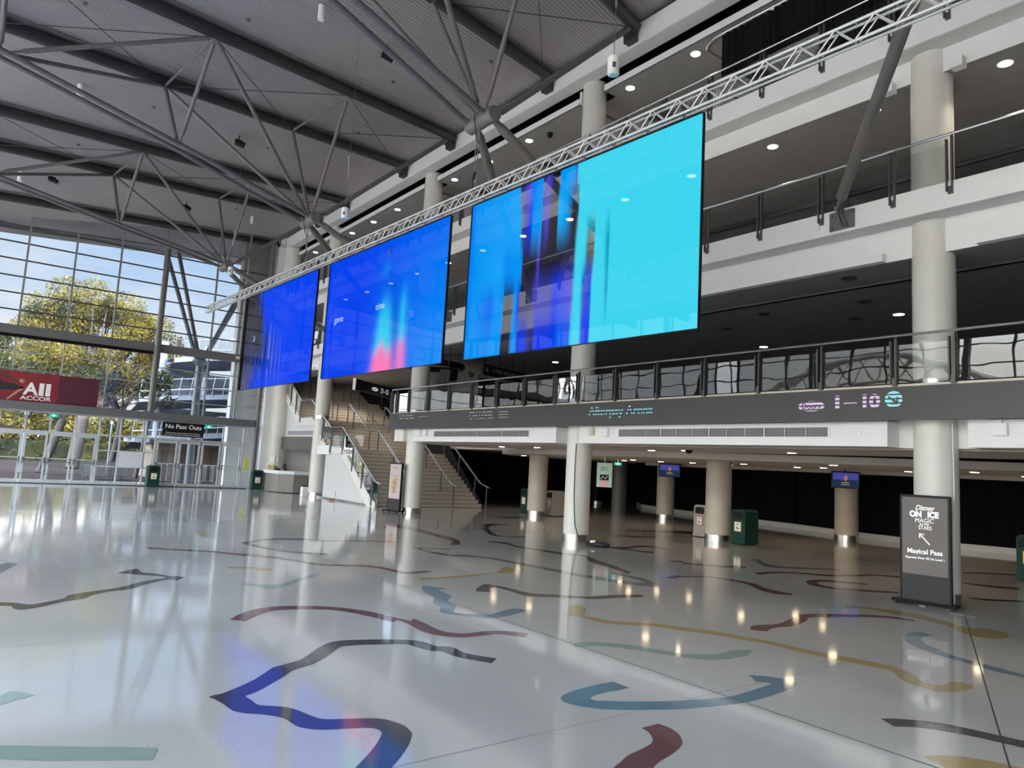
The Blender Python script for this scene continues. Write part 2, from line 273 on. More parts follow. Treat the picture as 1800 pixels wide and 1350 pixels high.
('charcoal',[(0.51,10.50),(0.56,10.45),(0.70,10.37),(0.85,10.20),(1.02,10.31),(1.20,10.47),(1.27,10.67),(1.47,10.81),(1.79,10.97),(2.03,11.18),(2.25,11.42),(2.57,11.64),(2.72,11.80),(2.86,11.62)],[(0.50,10.28),(0.55,10.25),(0.66,10.17),(0.67,10.02),(0.74,9.92),(0.84,9.95),(1.00,10.08),(1.19,10.26),(1.42,10.39),(1.52,10.58),(1.76,10.79),(1.97,10.85),(2.30,11.24),(2.60,11.51),(2.69,11.38)]),
('charcoal',[(2.06,12.30),(2.38,12.62),(2.39,12.25),(2.56,12.06),(2.71,11.73)],[(2.10,12.23),(2.28,12.07),(2.35,12.02),(2.52,11.86),(2.67,11.65)]),
('mint',[(0.35,5.65),(0.40,5.63),(0.71,5.44),(1.02,5.26),(1.21,5.14)],[(0.35,5.42),(0.39,5.39),(0.61,5.24),(0.91,5.08),(1.14,4.95)]),
('mint',[(0.38,6.65),(0.44,6.70),(0.52,6.77),(0.65,6.60)],[(0.37,6.39),(0.43,6.46),(0.47,6.49),(0.51,6.53)]),
('slate',[(0.61,13.47),(0.66,13.54),(0.78,13.74),(0.89,13.55)],[(0.58,12.44),(0.63,12.62),(0.69,12.83),(0.75,13.07)]),
('yellow',[(11.48,6.12),(11.75,5.81),(11.98,5.33),(11.76,4.70),(11.55,4.37),(11.80,4.23),(11.79,3.99),(11.62,3.88)],[(11.37,6.04),(11.50,5.83),(11.55,5.28),(11.44,4.70),(11.28,4.41),(11.13,4.33),(11.02,4.08),(11.09,3.88),(11.36,3.82)]),
('charcoal',[(14.90,5.61),(15.07,5.39),(15.66,4.98)],[(14.80,5.57),(14.81,5.30),(15.44,4.92)]),
('charcoal',[(12.98,11.01),(13.25,10.83),(13.07,10.68),(13.44,10.19),(14.04,9.74)],[(12.89,10.94),(13.03,10.65),(12.87,10.52),(13.29,9.83),(13.83,9.57)]),
('maroon',[(14.48,7.23),(14.04,7.89),(13.53,7.95),(13.18,7.77),(12.96,7.46),(13.11,7.00),(13.86,6.37)],[(14.37,7.17),(13.82,7.72),(13.49,7.73),(13.28,7.57),(13.20,7.30),(13.34,7.08),(14.06,6.46)]),
('slate',[(15.65,10.70),(15.69,10.51),(15.08,9.85),(15.17,9.38),(16.20,8.74)],[(15.30,10.44),(15.05,10.08),(14.60,9.59),(14.90,9.21),(16.06,8.66)]),
('charcoal',[(18.05,17.19),(19.58,16.97),(20.57,16.60),(20.48,16.32)],[(17.83,16.98),(19.33,16.43),(19.50,15.97),(19.82,15.80)]),
('maroon',[(15.94,15.81),(16.91,15.50),(17.69,15.32)],[(15.76,15.64),(16.61,15.22),(17.38,15.05)]),
('charcoal',[(19.32,7.38),(19.97,7.13),(20.63,6.63)],[(19.05,7.28),(19.60,7.00),(20.34,6.54)]),
('maroon',[(17.16,6.56),(17.32,6.19),(17.71,5.70)],[(16.95,6.48),(16.97,6.06),(17.29,5.57)]),
('charcoal',[(16.33,22.14),(17.07,22.22),(17.56,22.05)],[(16.15,21.89),(16.74,21.79),(17.32,21.74)]),
('yellow',[(4.58,18.04),(4.80,18.02),(4.74,17.50)],[(4.54,17.73),(4.41,16.86),(4.51,16.71)])]

# ================================================================== FLOOR
def terrazzo():
    m = bpy.data.materials.new('terrazzo'); m.use_nodes = True; t = m.node_tree; b = t.nodes['Principled BSDF']
    def n(tp, **k):
        x = t.nodes.new(tp)
        for a, v in k.items(): setattr(x, a, v)
        return x
    tc = n('ShaderNodeTexCoord')
    v = n('ShaderNodeTexVoronoi'); v.inputs['Scale'].default_value = 26; t.links.new(tc.outputs['Object'], v.inputs['Vector'])
    r = n('ShaderNodeValToRGB'); r.color_ramp.interpolation = 'CONSTANT'
    r.color_ramp.elements[0].position = 0; r.color_ramp.elements[0].color = (.07, .06, .06, 1)
    r.color_ramp.elements[1].position = .085; r.color_ramp.elements[1].color = (1, 1, 1, 1)
    t.links.new(v.outputs['Distance'], r.inputs[0])
    # only some cells carry a dark chip
    w = n('ShaderNodeTexWhiteNoise'); t.links.new(v.outputs['Position'], w.inputs['Vector'])
    g = n('ShaderNodeMath', operation='GREATER_THAN'); g.inputs[1].default_value = .70; t.links.new(w.outputs['Value'], g.inputs[0])
    big = n('ShaderNodeTexNoise'); big.inputs['Scale'].default_value = .35; big.inputs['Detail'].default_value = 3; t.links.new(tc.outputs['Object'], big.inputs['Vector'])
    rb = n('ShaderNodeValToRGB'); rb.color_ramp.elements[0].color = (.52, .505, .48, 1); rb.color_ramp.elements[1].color = (.62, .605, .575, 1)
    rb.color_ramp.elements[0].position = .35; rb.color_ramp.elements[1].position = .65; t.links.new(big.outputs['Fac'], rb.inputs[0])
    fine = n('ShaderNodeTexNoise'); fine.inputs['Scale'].default_value = 60; t.links.new(tc.outputs['Object'], fine.inputs['Vector'])
    mf = n('ShaderNodeMixRGB', blend_type='MULTIPLY'); mf.inputs[0].default_value = .25
    t.links.new(rb.outputs[0], mf.inputs[1]); t.links.new(fine.outputs['Fac'], mf.inputs[2])
    mc = n('ShaderNodeMixRGB', blend_type='MULTIPLY'); t.links.new(g.outputs[0], mc.inputs[0]); t.links.new(mf.outputs[0], mc.inputs[1]); t.links.new(r.outputs[0], mc.inputs[2])
    t.links.new(mc.outputs[0], b.inputs['Base Color'])
    b.inputs['Roughness'].default_value = .5; b.inputs['Specular IOR Level'].default_value = .3
    polish(t, b)
    return m
def polish(t, b):
    tc = t.nodes.new('ShaderNodeTexCoord'); mp = t.nodes.new('ShaderNodeMapping'); mp.inputs['Scale'].default_value = (.55, 1.2, 1)
    t.links.new(tc.outputs['Object'], mp.inputs[0])
    n1 = t.nodes.new('ShaderNodeTexNoise'); n1.inputs['Scale'].default_value = 1.1; n1.inputs['Detail'].default_value = 2
    t.links.new(mp.outputs[0], n1.inputs['Vector'])
    bp = t.nodes.new('ShaderNodeBump'); bp.inputs['Strength'].default_value = .16; bp.inputs['Distance'].default_value = .01
    t.links.new(n1.outputs['Fac'], bp.inputs['Height'])
    b.inputs['Coat Weight'].default_value = 1; b.inputs['Coat IOR'].default_value = 2.1
    n2 = t.nodes.new('ShaderNodeTexNoise'); n2.inputs['Scale'].default_value = .5; t.links.new(tc.outputs['Object'], n2.inputs['Vector'])
    r2_ = t.nodes.new('ShaderNodeMapRange'); r2_.inputs['To Min'].default_value = .035; r2_.inputs['To Max'].default_value = .11
    t.links.new(n2.outputs['Fac'], r2_.inputs[0]); t.links.new(r2_.outputs[0], b.inputs['Coat Roughness'])
    t.links.new(bp.outputs[0], b.inputs['Coat Normal'])
TER = terrazzo()
def ribmat(nm, c):
    m = mat('inlay_'+nm, c, .5, var=.14, scale=70); polish(m.node_tree, m.node_tree.nodes['Principled BSDF']); return m
RM = dict(charcoal=ribmat('charcoal', (.035, .033, .038)), maroon=ribmat('maroon', (.13, .045, .05)), blue=ribmat('blue', (.085, .19, .27)),
          yellow=ribmat('yellow', (.38, .27, .10)), mint=ribmat('mint', (.24, .33, .29)), slate=ribmat('slate', (.12, .16, .20)))
JOINT = mat('joint_filler', (.04, .04, .04), .6)
GROUT = mat('pale_tile_joint', (.70, .70, .69), .5); polish(GROUT.node_tree, GROUT.node_tree.nodes['Principled BSDF'])
floor = struct(MB().box(-12, 34, -12, 43, -.2, 0).build('floor', TER))
RNAME = dict(charcoal='charcoal', maroon='maroon', blue='blue', yellow='mustard yellow', mint='pale mint', slate='slate blue')
def smooth_line(P, k=4):
    P = [Vector((x, y, 0)) for x, y in P]; out = []
    for i in range(len(P)-1):
        p0 = P[max(i-1, 0)]; p1 = P[i]; p2 = P[i+1]; p3 = P[min(i+2, len(P)-1)]
        for j in range(k):
            t = j/k
            # centripetal-ish: plain Catmull-Rom with damped tangents
            m1 = (p2-p0)*.42; m2 = (p3-p1)*.42
            lim = (p2-p1).length*1.1
            if m1.length > lim: m1 *= lim/m1.length
            if m2.length > lim: m2 *= lim/m2.length
            out.append(p1*(2*t**3-3*t*t+1)+m1*(t**3-2*t*t+t)+p2*(-2*t**3+3*t*t)+m2*(t**3-t*t))
    out.append(P[-1]); return out
for i, (c, A, B) in enumerate(RIBBONS):
    A = smooth_line(A); B = smooth_line(B)
    poly = A+B[::-1]; z = .0012+.00002*i
    bm = bmesh.new(); vs = [bm.verts.new((p.x, p.y, z)) for p in poly]
    es = [bm.edges.new((vs[k], vs[(k+1) % len(vs)])) for k in range(len(vs))]
    bmesh.ops.triangle_fill(bm, use_beauty=True, use_dissolve=False, edges=es)
    bmesh.ops.recalc_face_normals(bm, faces=bm.faces)
    for f in bm.faces:
        if f.normal.z < 0: f.normal_flip()
    me = bpy.data.meshes.new('inlay_ribbon'); bm.to_mesh(me); bm.free(); me.materials.append(RM[c])
    o = bpy.data.objects.new('inlay_ribbon', me); COL.objects.link(o); o.parent = floor
    o['label'] = RNAME[c]+' ribbon inlaid in the terrazzo'
def strip(a, b, w, m, nm, z=.002):
    a = Vector(a+(0,)); b = Vector(b+(0,)); s = (b-a).cross(Vector((0, 0, 1))).normalized()*w/2
    k = Vector((0, 0, z)); MB().quad(a-s+k, b-s+k, b+s+k, a+s+k).build(nm, m, floor)
strip((5.60, -12), (5.60, 26), .012, JOINT, 'floor_joint'); strip((12.72, -12), (12.72, 27), .014, JOINT, 'floor_joint')
strip((12.72, 4.85), (4.6, 1.42), .012, JOINT, 'floor_joint')
for y in (-3.9, 4.15, 8.2): strip((0, y), (12.7, y), .004, JOINT, 'floor_joint')
for y in (12.2, 16.2, 20.2): strip((5.6, y), (12.7, y), .004, JOINT, 'floor_joint')
g = MB()
for k in range(-4, 13):
    x = .31+.37*k; g.quad((x, 11.8, .0016), (x+.006, 11.8, .0016), (x+.006, 22, .0016), (x, 22, .0016))
for k in range(0, 24):
    y = 11.8+.44*k; g.quad((-1.2, y, .0016), (4.9, y, .0016), (4.9, y+.004, .0016), (-1.2, y+.004, .0016))
g.build('tile_joint', GROUT, floor)

# ================================================================== COLUMNS
def column(x, y, r, z0, z1, label, m=COLM, ring=True, name='column', group=None):
    t = thing(name, (x, y, z0), label, 'column', group)
    MB().lathe((x, y, z0), [(r, 0), (r, z1-z0)], 48).build('shaft', m, t, smooth=True)
    if ring: MB().lathe((x, y, z0), [(r+.006, .002), (r+.006, .20)], 48).build('base_ring', STEEL, t, smooth=True)
    return t
XC = 13.5; RC = .345; CY = [5.56, 14.70, 23.72, 32.88]
CLAB = ['white round column behind the tall totem advertising the ice show', 'white round column with a black cable running down its side',
        'white round column beside the narrow totem at the foot of the stairs', 'white round column in front of the white stair wall']
for y, lb in zip(CY, CLAB):
    t = column(XC, y, RC, 0, 13.05, lb)
    for zz in (3.66, 7.10, 10.25): MB().lathe((XC, y, zz), [(RC+.006, .002), (RC+.006, .16)], 48).build('base_ring', STEEL, t, smooth=True)
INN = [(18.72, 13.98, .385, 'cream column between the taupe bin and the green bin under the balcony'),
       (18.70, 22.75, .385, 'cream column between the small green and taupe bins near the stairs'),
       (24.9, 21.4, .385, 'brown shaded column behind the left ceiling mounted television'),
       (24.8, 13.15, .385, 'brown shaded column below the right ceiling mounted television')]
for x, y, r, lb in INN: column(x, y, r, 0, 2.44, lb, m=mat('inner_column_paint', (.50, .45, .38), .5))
column(25.3, 24.6, .36, 0, 2.44, 'dark column in front of the black drape behind the hanging green banner', m=BEAMG, ring=False)
column(30.0, 31, .36, 0, 2.6, 'dark column deep behind the stairs with a bright steel foot', m=BLK)

# ================================================================== BALCONY DECKS
XF = 12.85
YA, YB = -11.0, 38.6
def slab(nm, x0, x1, y0, y1, z0, z1, m): return struct(MB().box(x0, x1, y0, y1, z0, z1).build(nm, m))
# level one: charcoal digital fascia, ends at the stair void
slab('floor_level_one', XF+.12, 34, YA, 24.6, 3.2, 3.64, DARKC)
band = MB().box(XF, XF+.12, YA, 24.75, 3.08, 3.66).build('trim_digital_fascia', BAND); struct(band)
slab('trim_balcony_kerb', XF+.01, XF+.11, YA, 24.7, 3.66, 3.70, mat('pale_kerb', (.62, .56, .48), .4))
# white service boxes hung beneath the fascia, broken at the columns
for a, b in ((-11, 4.9), (6.2, 14.3), (15.25, 23.3), (24.0, 24.7)):
    o = struct(MB().box(13.1, 13.75, a, b, 2.63, 3.08).build('trim_service_box', WHITE))
slab('trim_service_box', 13.55, 13.95, YA, 24.7, 2.63, 3.2, WHITE)
# level one ceiling beyond
slab('ceiling_level_zero', 13.7, 16.6, YA, 24.7, 2.60, 2.66, LOWC)
def arc_slab(nm, pts, z0, z1, m, deep=8.5):
    A = [(x, y) for x, y in pts]; B = [(x+deep, y) for x, y in pts][::-1]
    return struct(MB().prism([(x, y, z0) for x, y in A+B], (0, 0, z1-z0)).build(nm, m))
arc = [(21.5, 27.0), (19.9, 26.3), (18.2, 24.6), (16.9, 21.8), (16.5, 18.5), (16.4, 15), (16.8, 12), (17.4, 9), (18.3, 6), (19.4, 3), (20.5, 0), (22, -4), (24, -9)]
arc_slab('ceiling_dropped_ring', arc, 2.42, 2.60, LOWC, 7.4)
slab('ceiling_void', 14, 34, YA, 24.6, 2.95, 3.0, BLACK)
slab('trim_bulkhead', 24.2, 24.4, YA, 22.0, 2.30, 2.50, LOWC)
# upper decks
def deck(nm, zt, zb, zin, lip):
    struct(MB().box(XF, 34, YA, YB, zb, zt).build('floor_'+nm, SOFF if False else WHITE))
    slab('trim_fascia_'+nm, XF-.02, XF+.02, YA, YB, zb-.001, zt+.03, WHITE)
    slab('trim_soffit_'+nm, XF+.02, 13.3, YA, YB, zb-.004, zb, SOFF)
    struct(MB().box(13.3, 13.5, YA, YB, zin, zb).build('wall_beam_'+nm, WHITE))
    slab('ceiling_'+nm, 13.302, (14.45 if lip else 17.4), YA, YB, zin-.004, zin+.0, DARKC)
    slab('ceiling_'+nm, (14.75 if lip else 17.7), 34, YA, YB, zin, zin+.02, DARKC)
    slab('trim_step_'+nm, (14.75 if lip else 17.7), (14.80 if lip else 17.75), YA, YB, zin-.0, zin+.2, mat('grey_step', (.22, .22, .23), .5))
    slab('ceiling_slot_'+nm, (14.3 if lip else 17.2), (14.9 if lip else 17.9), YA, YB, zin+.25, zin+.27, BLACK)
    if lip:
        for a, b in ((-11, 4.75), (6.3, 13.9), (15.4, 22.9), (24.4, 32.1), (33.6, 38.6)):
            slab('trim_lip_'+nm, 13.15, 13.32, a, b, zin, zin+.15, WHITE)
deck('level_two', 7.10, 6.67, 6.06, True)
deck('level_three', 10.27, 9.85, 9.40, False)
for a, b in ((4.9, 5.1), (6.1, 6.3), (14.05, 14.25), (15.2, 15.4), (23.1, 23.3), (24.2, 24.4), (32.2, 32.4)):
    slab('trim_bracket', 13.12, 13.32, a, b, 9.32, 9.50, WHITE)
# top of the facade
slab('wall_top_beam', XF, 13.25, YA, YB, 13.05, 13.62, WHITE)
slab('ceiling_top_soffit', XF+.02, 13.30, YA, YB, 13.03, 13.05, SOFF)
slab('wall_top_slot', 13.9, 14.0, YA, YB, 12.70, 13.7, BLACK)
for a, b in ((-11, 4.95), (6.1, 14.15), (15.2, 23.2), (24.2, 32.4), (33.4, 38.6)):
    slab('ceiling_level_three_panel', 13.35, 34, a, b, 12.62, 12.66, DARKC)
    slab('trim_lip_top', 13.33, 13.38, a, b, 12.62, 12.80, WHITE)
    slab('wall_top_return', 13.38, 13.9, a-.05, a+.03, 12.62, 13.03, WHITE)
slab('ceiling_level_three_rear', 13.9, 34, YA, YB, 12.68, 12.7, DARKC)
# end pier where the facade meets the glass end wall, and the rooms behind
slab('wall_end_pier', XF-.1, 13.38, 38.2, 38.9, 5.0, 13.6, WHITE)
slab('wall_end_upper', 13.6, 20, 38.65, 38.85, 7.2, 13.7, WHITE); slab('wall_stairwell', 13.3, 13.4, 38.9, 43, 0, 13.5, WHITE); slab('wall_stairwell_end', 13.3, 34, 43, 43.2, 0, 13.5, DARKC)
slab('wall_rear_upper', 22.5, 22.8, YA, 43, 3.66, 13.6, mat('dark_rear_wall', (.045, .042, .042), .6))
slab('wall_right_end', 12.9, 34, -11.2, -11.0, 0, 13.6, DARKC)
# black drapes closing the ground level concourse, on a white skirting
dr = [(33.5, 31), (31.0, 28.3), (29.6, 24.6), (28.6, 20.5), (27.9, 17), (26.9, 13.9), (26.6, 11), (27.4, 8.2), (28.6, 5.5), (30.0, 2.5), (31.5, -1), (33.5, -5)]
gaps = [4, 6, 8]
for k in range(len(dr)-1):
    (x0, y0), (x1, y1) = dr[k], dr[k+1]; d = Vector((x1-x0, y1-y0, 0)); l = d.length; d.normalize()
    a = Vector((x0, y0, 0))+d*(.12 if k in gaps else 0); b = Vector((x1, y1, 0))
    m_ = MB(); nn = Vector((d.y, -d.x, 0)); n_ = int(l/.16); top = []; bot = []
    for i in range(n_+1):
        p = a.lerp(b, i/n_)+nn*(.02*sin(i*1.7)+.012*sin(i*.61)); top.append(p+Vector((0, 0, 2.42))); bot.append(p+Vector((0, 0, .20)))
    for i in range(n_): m_.quad(bot[i], bot[i+1], top[i+1], top[i])
    o = m_.build('black_drape', DRAPE, origin=(x0, y0, .2)); tag(o, 'black drape hanging to the white skirting at the back of the ground concourse', 'curtain', 'black drapes along the ground concourse')
    MB().bar((x0, y0, .1), (x1, y1, .1), .12, .2).build('baseboard_rear', SKIRT)['kind'] = 'structure'
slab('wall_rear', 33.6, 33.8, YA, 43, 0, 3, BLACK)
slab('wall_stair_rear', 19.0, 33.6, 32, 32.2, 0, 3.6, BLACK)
slab('ceiling_behind_stair', 19.0, 34, 24.7, 43, 2.62, 2.9, LOWC)
slab('floor_upper_side', 19.0, 34, 24.6, 43, 3.2, 3.64, DARKC)
# slit windows between the drapes
for (x, y), c in (((28.75, 20.7), 1), ((27.05, 14.2), 1), ((26.75, 11.2), 0)):
    t = thing('signage_post', (x, y, 0), ['slim grey post standing in the gap of the black drapes behind the green bin',
        'slim grey post standing in the gap of the black drapes left of the tall totem', 'slim grey post standing in the gap of the black drapes right of the tall totem'][int(round((x*7) % 3)) % 3 if False else (0 if y > 20 else 1 if y > 14 else 2)], 'post')
    MB().box(x-.05, x+.05, y-.12, y+.12, .0, .95).build('post', ALU, t)
    MB().box(x-.03, x+.03, y-.05, y+.05, .95, 2.4).build('pole', BLK, t)
    if c: MB().box(x-.07, x-.03, y-.09, y+.09, 1.75, 2.3).build('light_panel', emis('lilac_panel', (.62, .52, .95), .8), t)

# ================================================================== RAILINGS
def railing(z, zr, zb, ys, lab, y0, y1, cat='balcony railing'):
    t = thing('balcony_railing', (XF-.03, y1, z), lab, cat)
    X = XF-.03
    MB().tube((X+.03, y0, zr), (X+.03, y1, zr), .024, 10).build('handrail', STEEL, t)
    for y in ys:
        m_ = MB().box(X-.035, X+.035, y-.055, y-.03, zb, zr-.06).box(X-.035, X+.035, y+.03, y+.055, zb+.05, zr-.10)
        m_.box(X-.01, X+.02, y-.03, y+.03, zb, zb+.14); m_.tube((X+.02, y-.04, zr-.07), (X+.03, y-.04, zr-.01), .012, 6)
        m_.build('post', RAILD, t)
    yy = sorted(ys)
    for a, b in zip(yy[:-1], yy[1:]):
        MB().quad((X+.03, a+.07, z+.02), (X+.03, b-.07, z+.02), (X+.03, b-.07, zr-.17), (X+.03, a+.07, zr-.17)).build('glass_panel', GLASS if z < 5 else GLASS2, t)
    return t
def ys_for(col0, n0, n1):
    out = []
    for k in range(n0, n1):
        c = 5.56+9.12*k; out += [c+.40+1.362*i for i in range(7)]
    return out
allys = [y for y in ys_for(0, -2, 4) if -10.8 < y < 38.3]
y1s = [y for y in allys if y < 24.6]
railing(3.70, 4.56, 3.67, y1s+[24.6], 'first level glass balustrade above the charcoal digital fascia', -11, 24.65)
railing(7.13, 7.98, 6.90, allys, 'second level glass railing behind the blue screens, with posts bolted to the white fascia', -11, 38.2)
railing(10.30, 11.17, 10.06, allys, 'top level glass railing running behind the lighting truss', -11, 38.2)

# downlights
def downlight(x, y, z, r, label, group, m, proto=[None]):
    t = thing('downlight', (x, y, z), label, 'downlight', group)
    MB().lathe((x, y, z-.012), [(r+.025, 0), (r+.025, .012)], 20).build('trim_ring', mat('lamp_ring', (.5, .48, .45), .4), t)
    MB().lathe((x, y, z-.018), [(r, 0), (r, .008)], 20).build('lens', m, t)
    return t
d2 = downlight(13.77, 4.46, 9.40, .11, 'round lit downlight in the dark ceiling of the second level', 'downlights above the second level balcony', LAMP)
for k in (-5, -4, -3, -2, -1, 1, 2, 3, 4, 5, 6, 7, 8, 9, 10, 11, 12, 13):
    if 4.46+2.283*k < 37.5: dup(d2, (13.77, 4.46+2.283*k, 9.40))
d3 = downlight(13.74, 11.26, 12.62, .12, 'round lit downlight in the dark ceiling of the top level', 'downlights above the top level balcony', LAMP)
for k in range(-8, 12):
    if k and k not in (-2, 2, 6, 10): dup(d3, (13.74, 11.26+2.268*k, 12.62))
d1 = downlight(18.0, 21.2, 6.05, .12, 'small warm downlight in the dark ceiling of the first level', 'lit downlights of the first level', LAMP)
dup(d1, (19.5, 13, 6.05)); dup(d1, (17.5, 8, 6.05))
d0 = downlight(15.26, 18.7, 2.60, .10, 'warm downlight in the low ceiling near the ground level columns', 'warm downlights of the ground concourse', LAMPW)
for x, y in ((15.75, 14.1), (15.4, 12.6), (15.6, 9.6), (16.1, 6.6), (15.7, 2.2), (15.5, -2), (15.2, 20.6)): dup(d0, (x, y, 2.60))
for x, y in ((21.4, 20.6), (20.0, 18.8), (21.2, 18.5), (21.2, 17.0), (20.3, 14.2), (22.3, 16.2), (22.1, 13.4), (21.6, 12.2), (18.2, 10.0), (22.4, 10.0), (20.4, 7.5), (23.0, 7.2), (22.5, 4.0), (24.5, 2.0), (19.2, 24.4)): dup(d0, (x, y, 2.42))
SP = MB().lathe((0, 0, 0), [(.16, 0), (.16, .012)], 20).build('ceiling_speaker', mat('speaker_grille', (.05, .05, .052), .7))
tag(SP, 'round dark speaker grille set flush in the first level ceiling', 'speaker', 'flush ceiling speakers of the first level'); SP.location = (13.85, 11.3, 6.046)
for x, y in ((13.85, 7.3), (13.8, 3.4), (15.6, 10.4), (15.9, 8.0), (16.6, 12.2), (17.4, 9.0), (15.5, 4.3), (16.8, 5.0)): dup(SP, (x, y, 6.046))

# light of the concourse lamps, with fill spots added over the stairs
def spot(x, y, z, e_, c, size=2.2):
    l = bpy.data.lights.new('lamp_glow', 'SPOT'); l.energy = e_; l.color = c; l.spot_size = size; l.spot_blend = .6; l.shadow_soft_size = .1
    o = bpy.data.objects.new('lamp_glow', l); COL.objects.link(o); o.location = (x, y, z-.05)
for x, y in ((15.6, 18.5), (15.7, 12.8), (15.9, 7.0), (21.2, 19), (21.6, 13), (22.4, 8.5), (23, 3.5), (20.5, 24)): spot(x, y, 2.4, 42, (1, .72, .45), 2.6)
for y in (29.5, 34.5): spot(16.2, y, 6.04, 160, (1, .9, .76), 2.4)  # added fill spots that brighten the stair flights, without fittings
for y in (4.5, 9, 13.6, 18.2, 24.9, 31.8): spot(13.8, y, 9.38, 60, (1, .88, .7)); spot(13.8, y+2, 12.6, 60, (1, .88, .7))
# ================================================================== ROOF
def zr(x): return 13.5+.159*(x-12.9)
def RP(o, x, dz=0): return Vector((x, o+.373*(x-12.9), zr(x)+dz))
XL = -12.0
g = MB(); V = []; Fc = []; o_ = -28.0; k = 0
def cut(o, dz): return [RP(o, XL, dz), RP(o, 12.95, dz)]
rows = []
while o_ < 44.6:
    for (a, dz) in ((0, .245), (.045, .245), (.055, .262), (.10, .262)): rows.append(cut(o_+a, dz))
    o_ += .11
for r_ in rows: V += r_
for i in range(len(rows)-1): Fc.append((2*i, 2*i+1, 2*i+3, 2*i+2))
g.add(V, Fc); struct(g.build('ceiling', ROOF))
g = MB(); g.prism([RP(-28, XL, .34), RP(-28, 34, .34), RP(47, 34, .34), RP(47, XL, .34)], (0, 0, .1)); struct(g.build('ceiling_roof_deck', DARKC))
g = MB(); g.prism([RP(44.6, XL, .2), RP(44.6, 13, .2), RP(46.2, 13, .2), RP(43.2, XL, .2)], (0, 0, .12)); struct(g.build('ceiling_eave', BEAMG))
OFF = [-2.8, 2.7, 6.1, 12.5, 15.9, 21.3, 24.8, 30.2, 33.4, 39.4]
BL_ = {2.7: 'nearest dark roof beam, passing overhead out of the top edge of the picture', 6.1: 'dark roof beam overhead just beyond the nearest one',
       12.5: 'dark roof beam meeting the white fascia near the closest hanging white speaker', 15.9: 'dark roof beam ending right behind the nearest truss drum',
       21.3: 'long dark roof beam ending on the fascia left of the nearest truss drum', 24.8: 'long dark roof beam ending above the middle truss drum',
       30.2: 'dark roof beam ending beside the second hanging white speaker', 33.4: 'dark roof beam ending behind the middle truss drum',
       39.4: 'dark roof beam running along the top of the far glass wall'}
for o in OFF:
    t = thing('roof_beam', RP(o, 12.9), BL_.get(o, 'dark roof beam overhead on the near side of the nearest one'), 'beam')
    MB().tube(RP(o, XL), RP(o, 12.72), .155, 16).build('beam_tube', BEAM, t, smooth=True)
    a, b = RP(o, XL, .2), RP(o, 12.75, .2); MB().bar(a, b, .30, .05).build('top_plate', mat('purlin_plate', (.22, .21, .2), .5), t)
    c = RP(o, 12.74); MB().box(12.62, 12.83, c.y-.02, c.y+.30, 13.10, 13.52).box(12.50, 12.66, c.y-.10, c.y+.2, 13.2, 13.46).build('end_bracket', BEAM, t)
TR = [(2.7, 6.1, 4.43, 8.4, 9.25, 'nearest roof truss, its long strut dropping to the second level fascia at right'),
      (12.5, 15.9, 14.2, 8.15, 9.30, 'roof truss with its drum above the gap between cyan screen and middle screen'),
      (21.3, 24.8, 23.05, 7.75, 9.10, 'roof truss with its drum above the gap between the two blue screens'),
      (30.2, 33.4, 31.8, 7.66, 9.31, 'farthest tubular roof truss, in front of the glass end wall')]
NODES = []
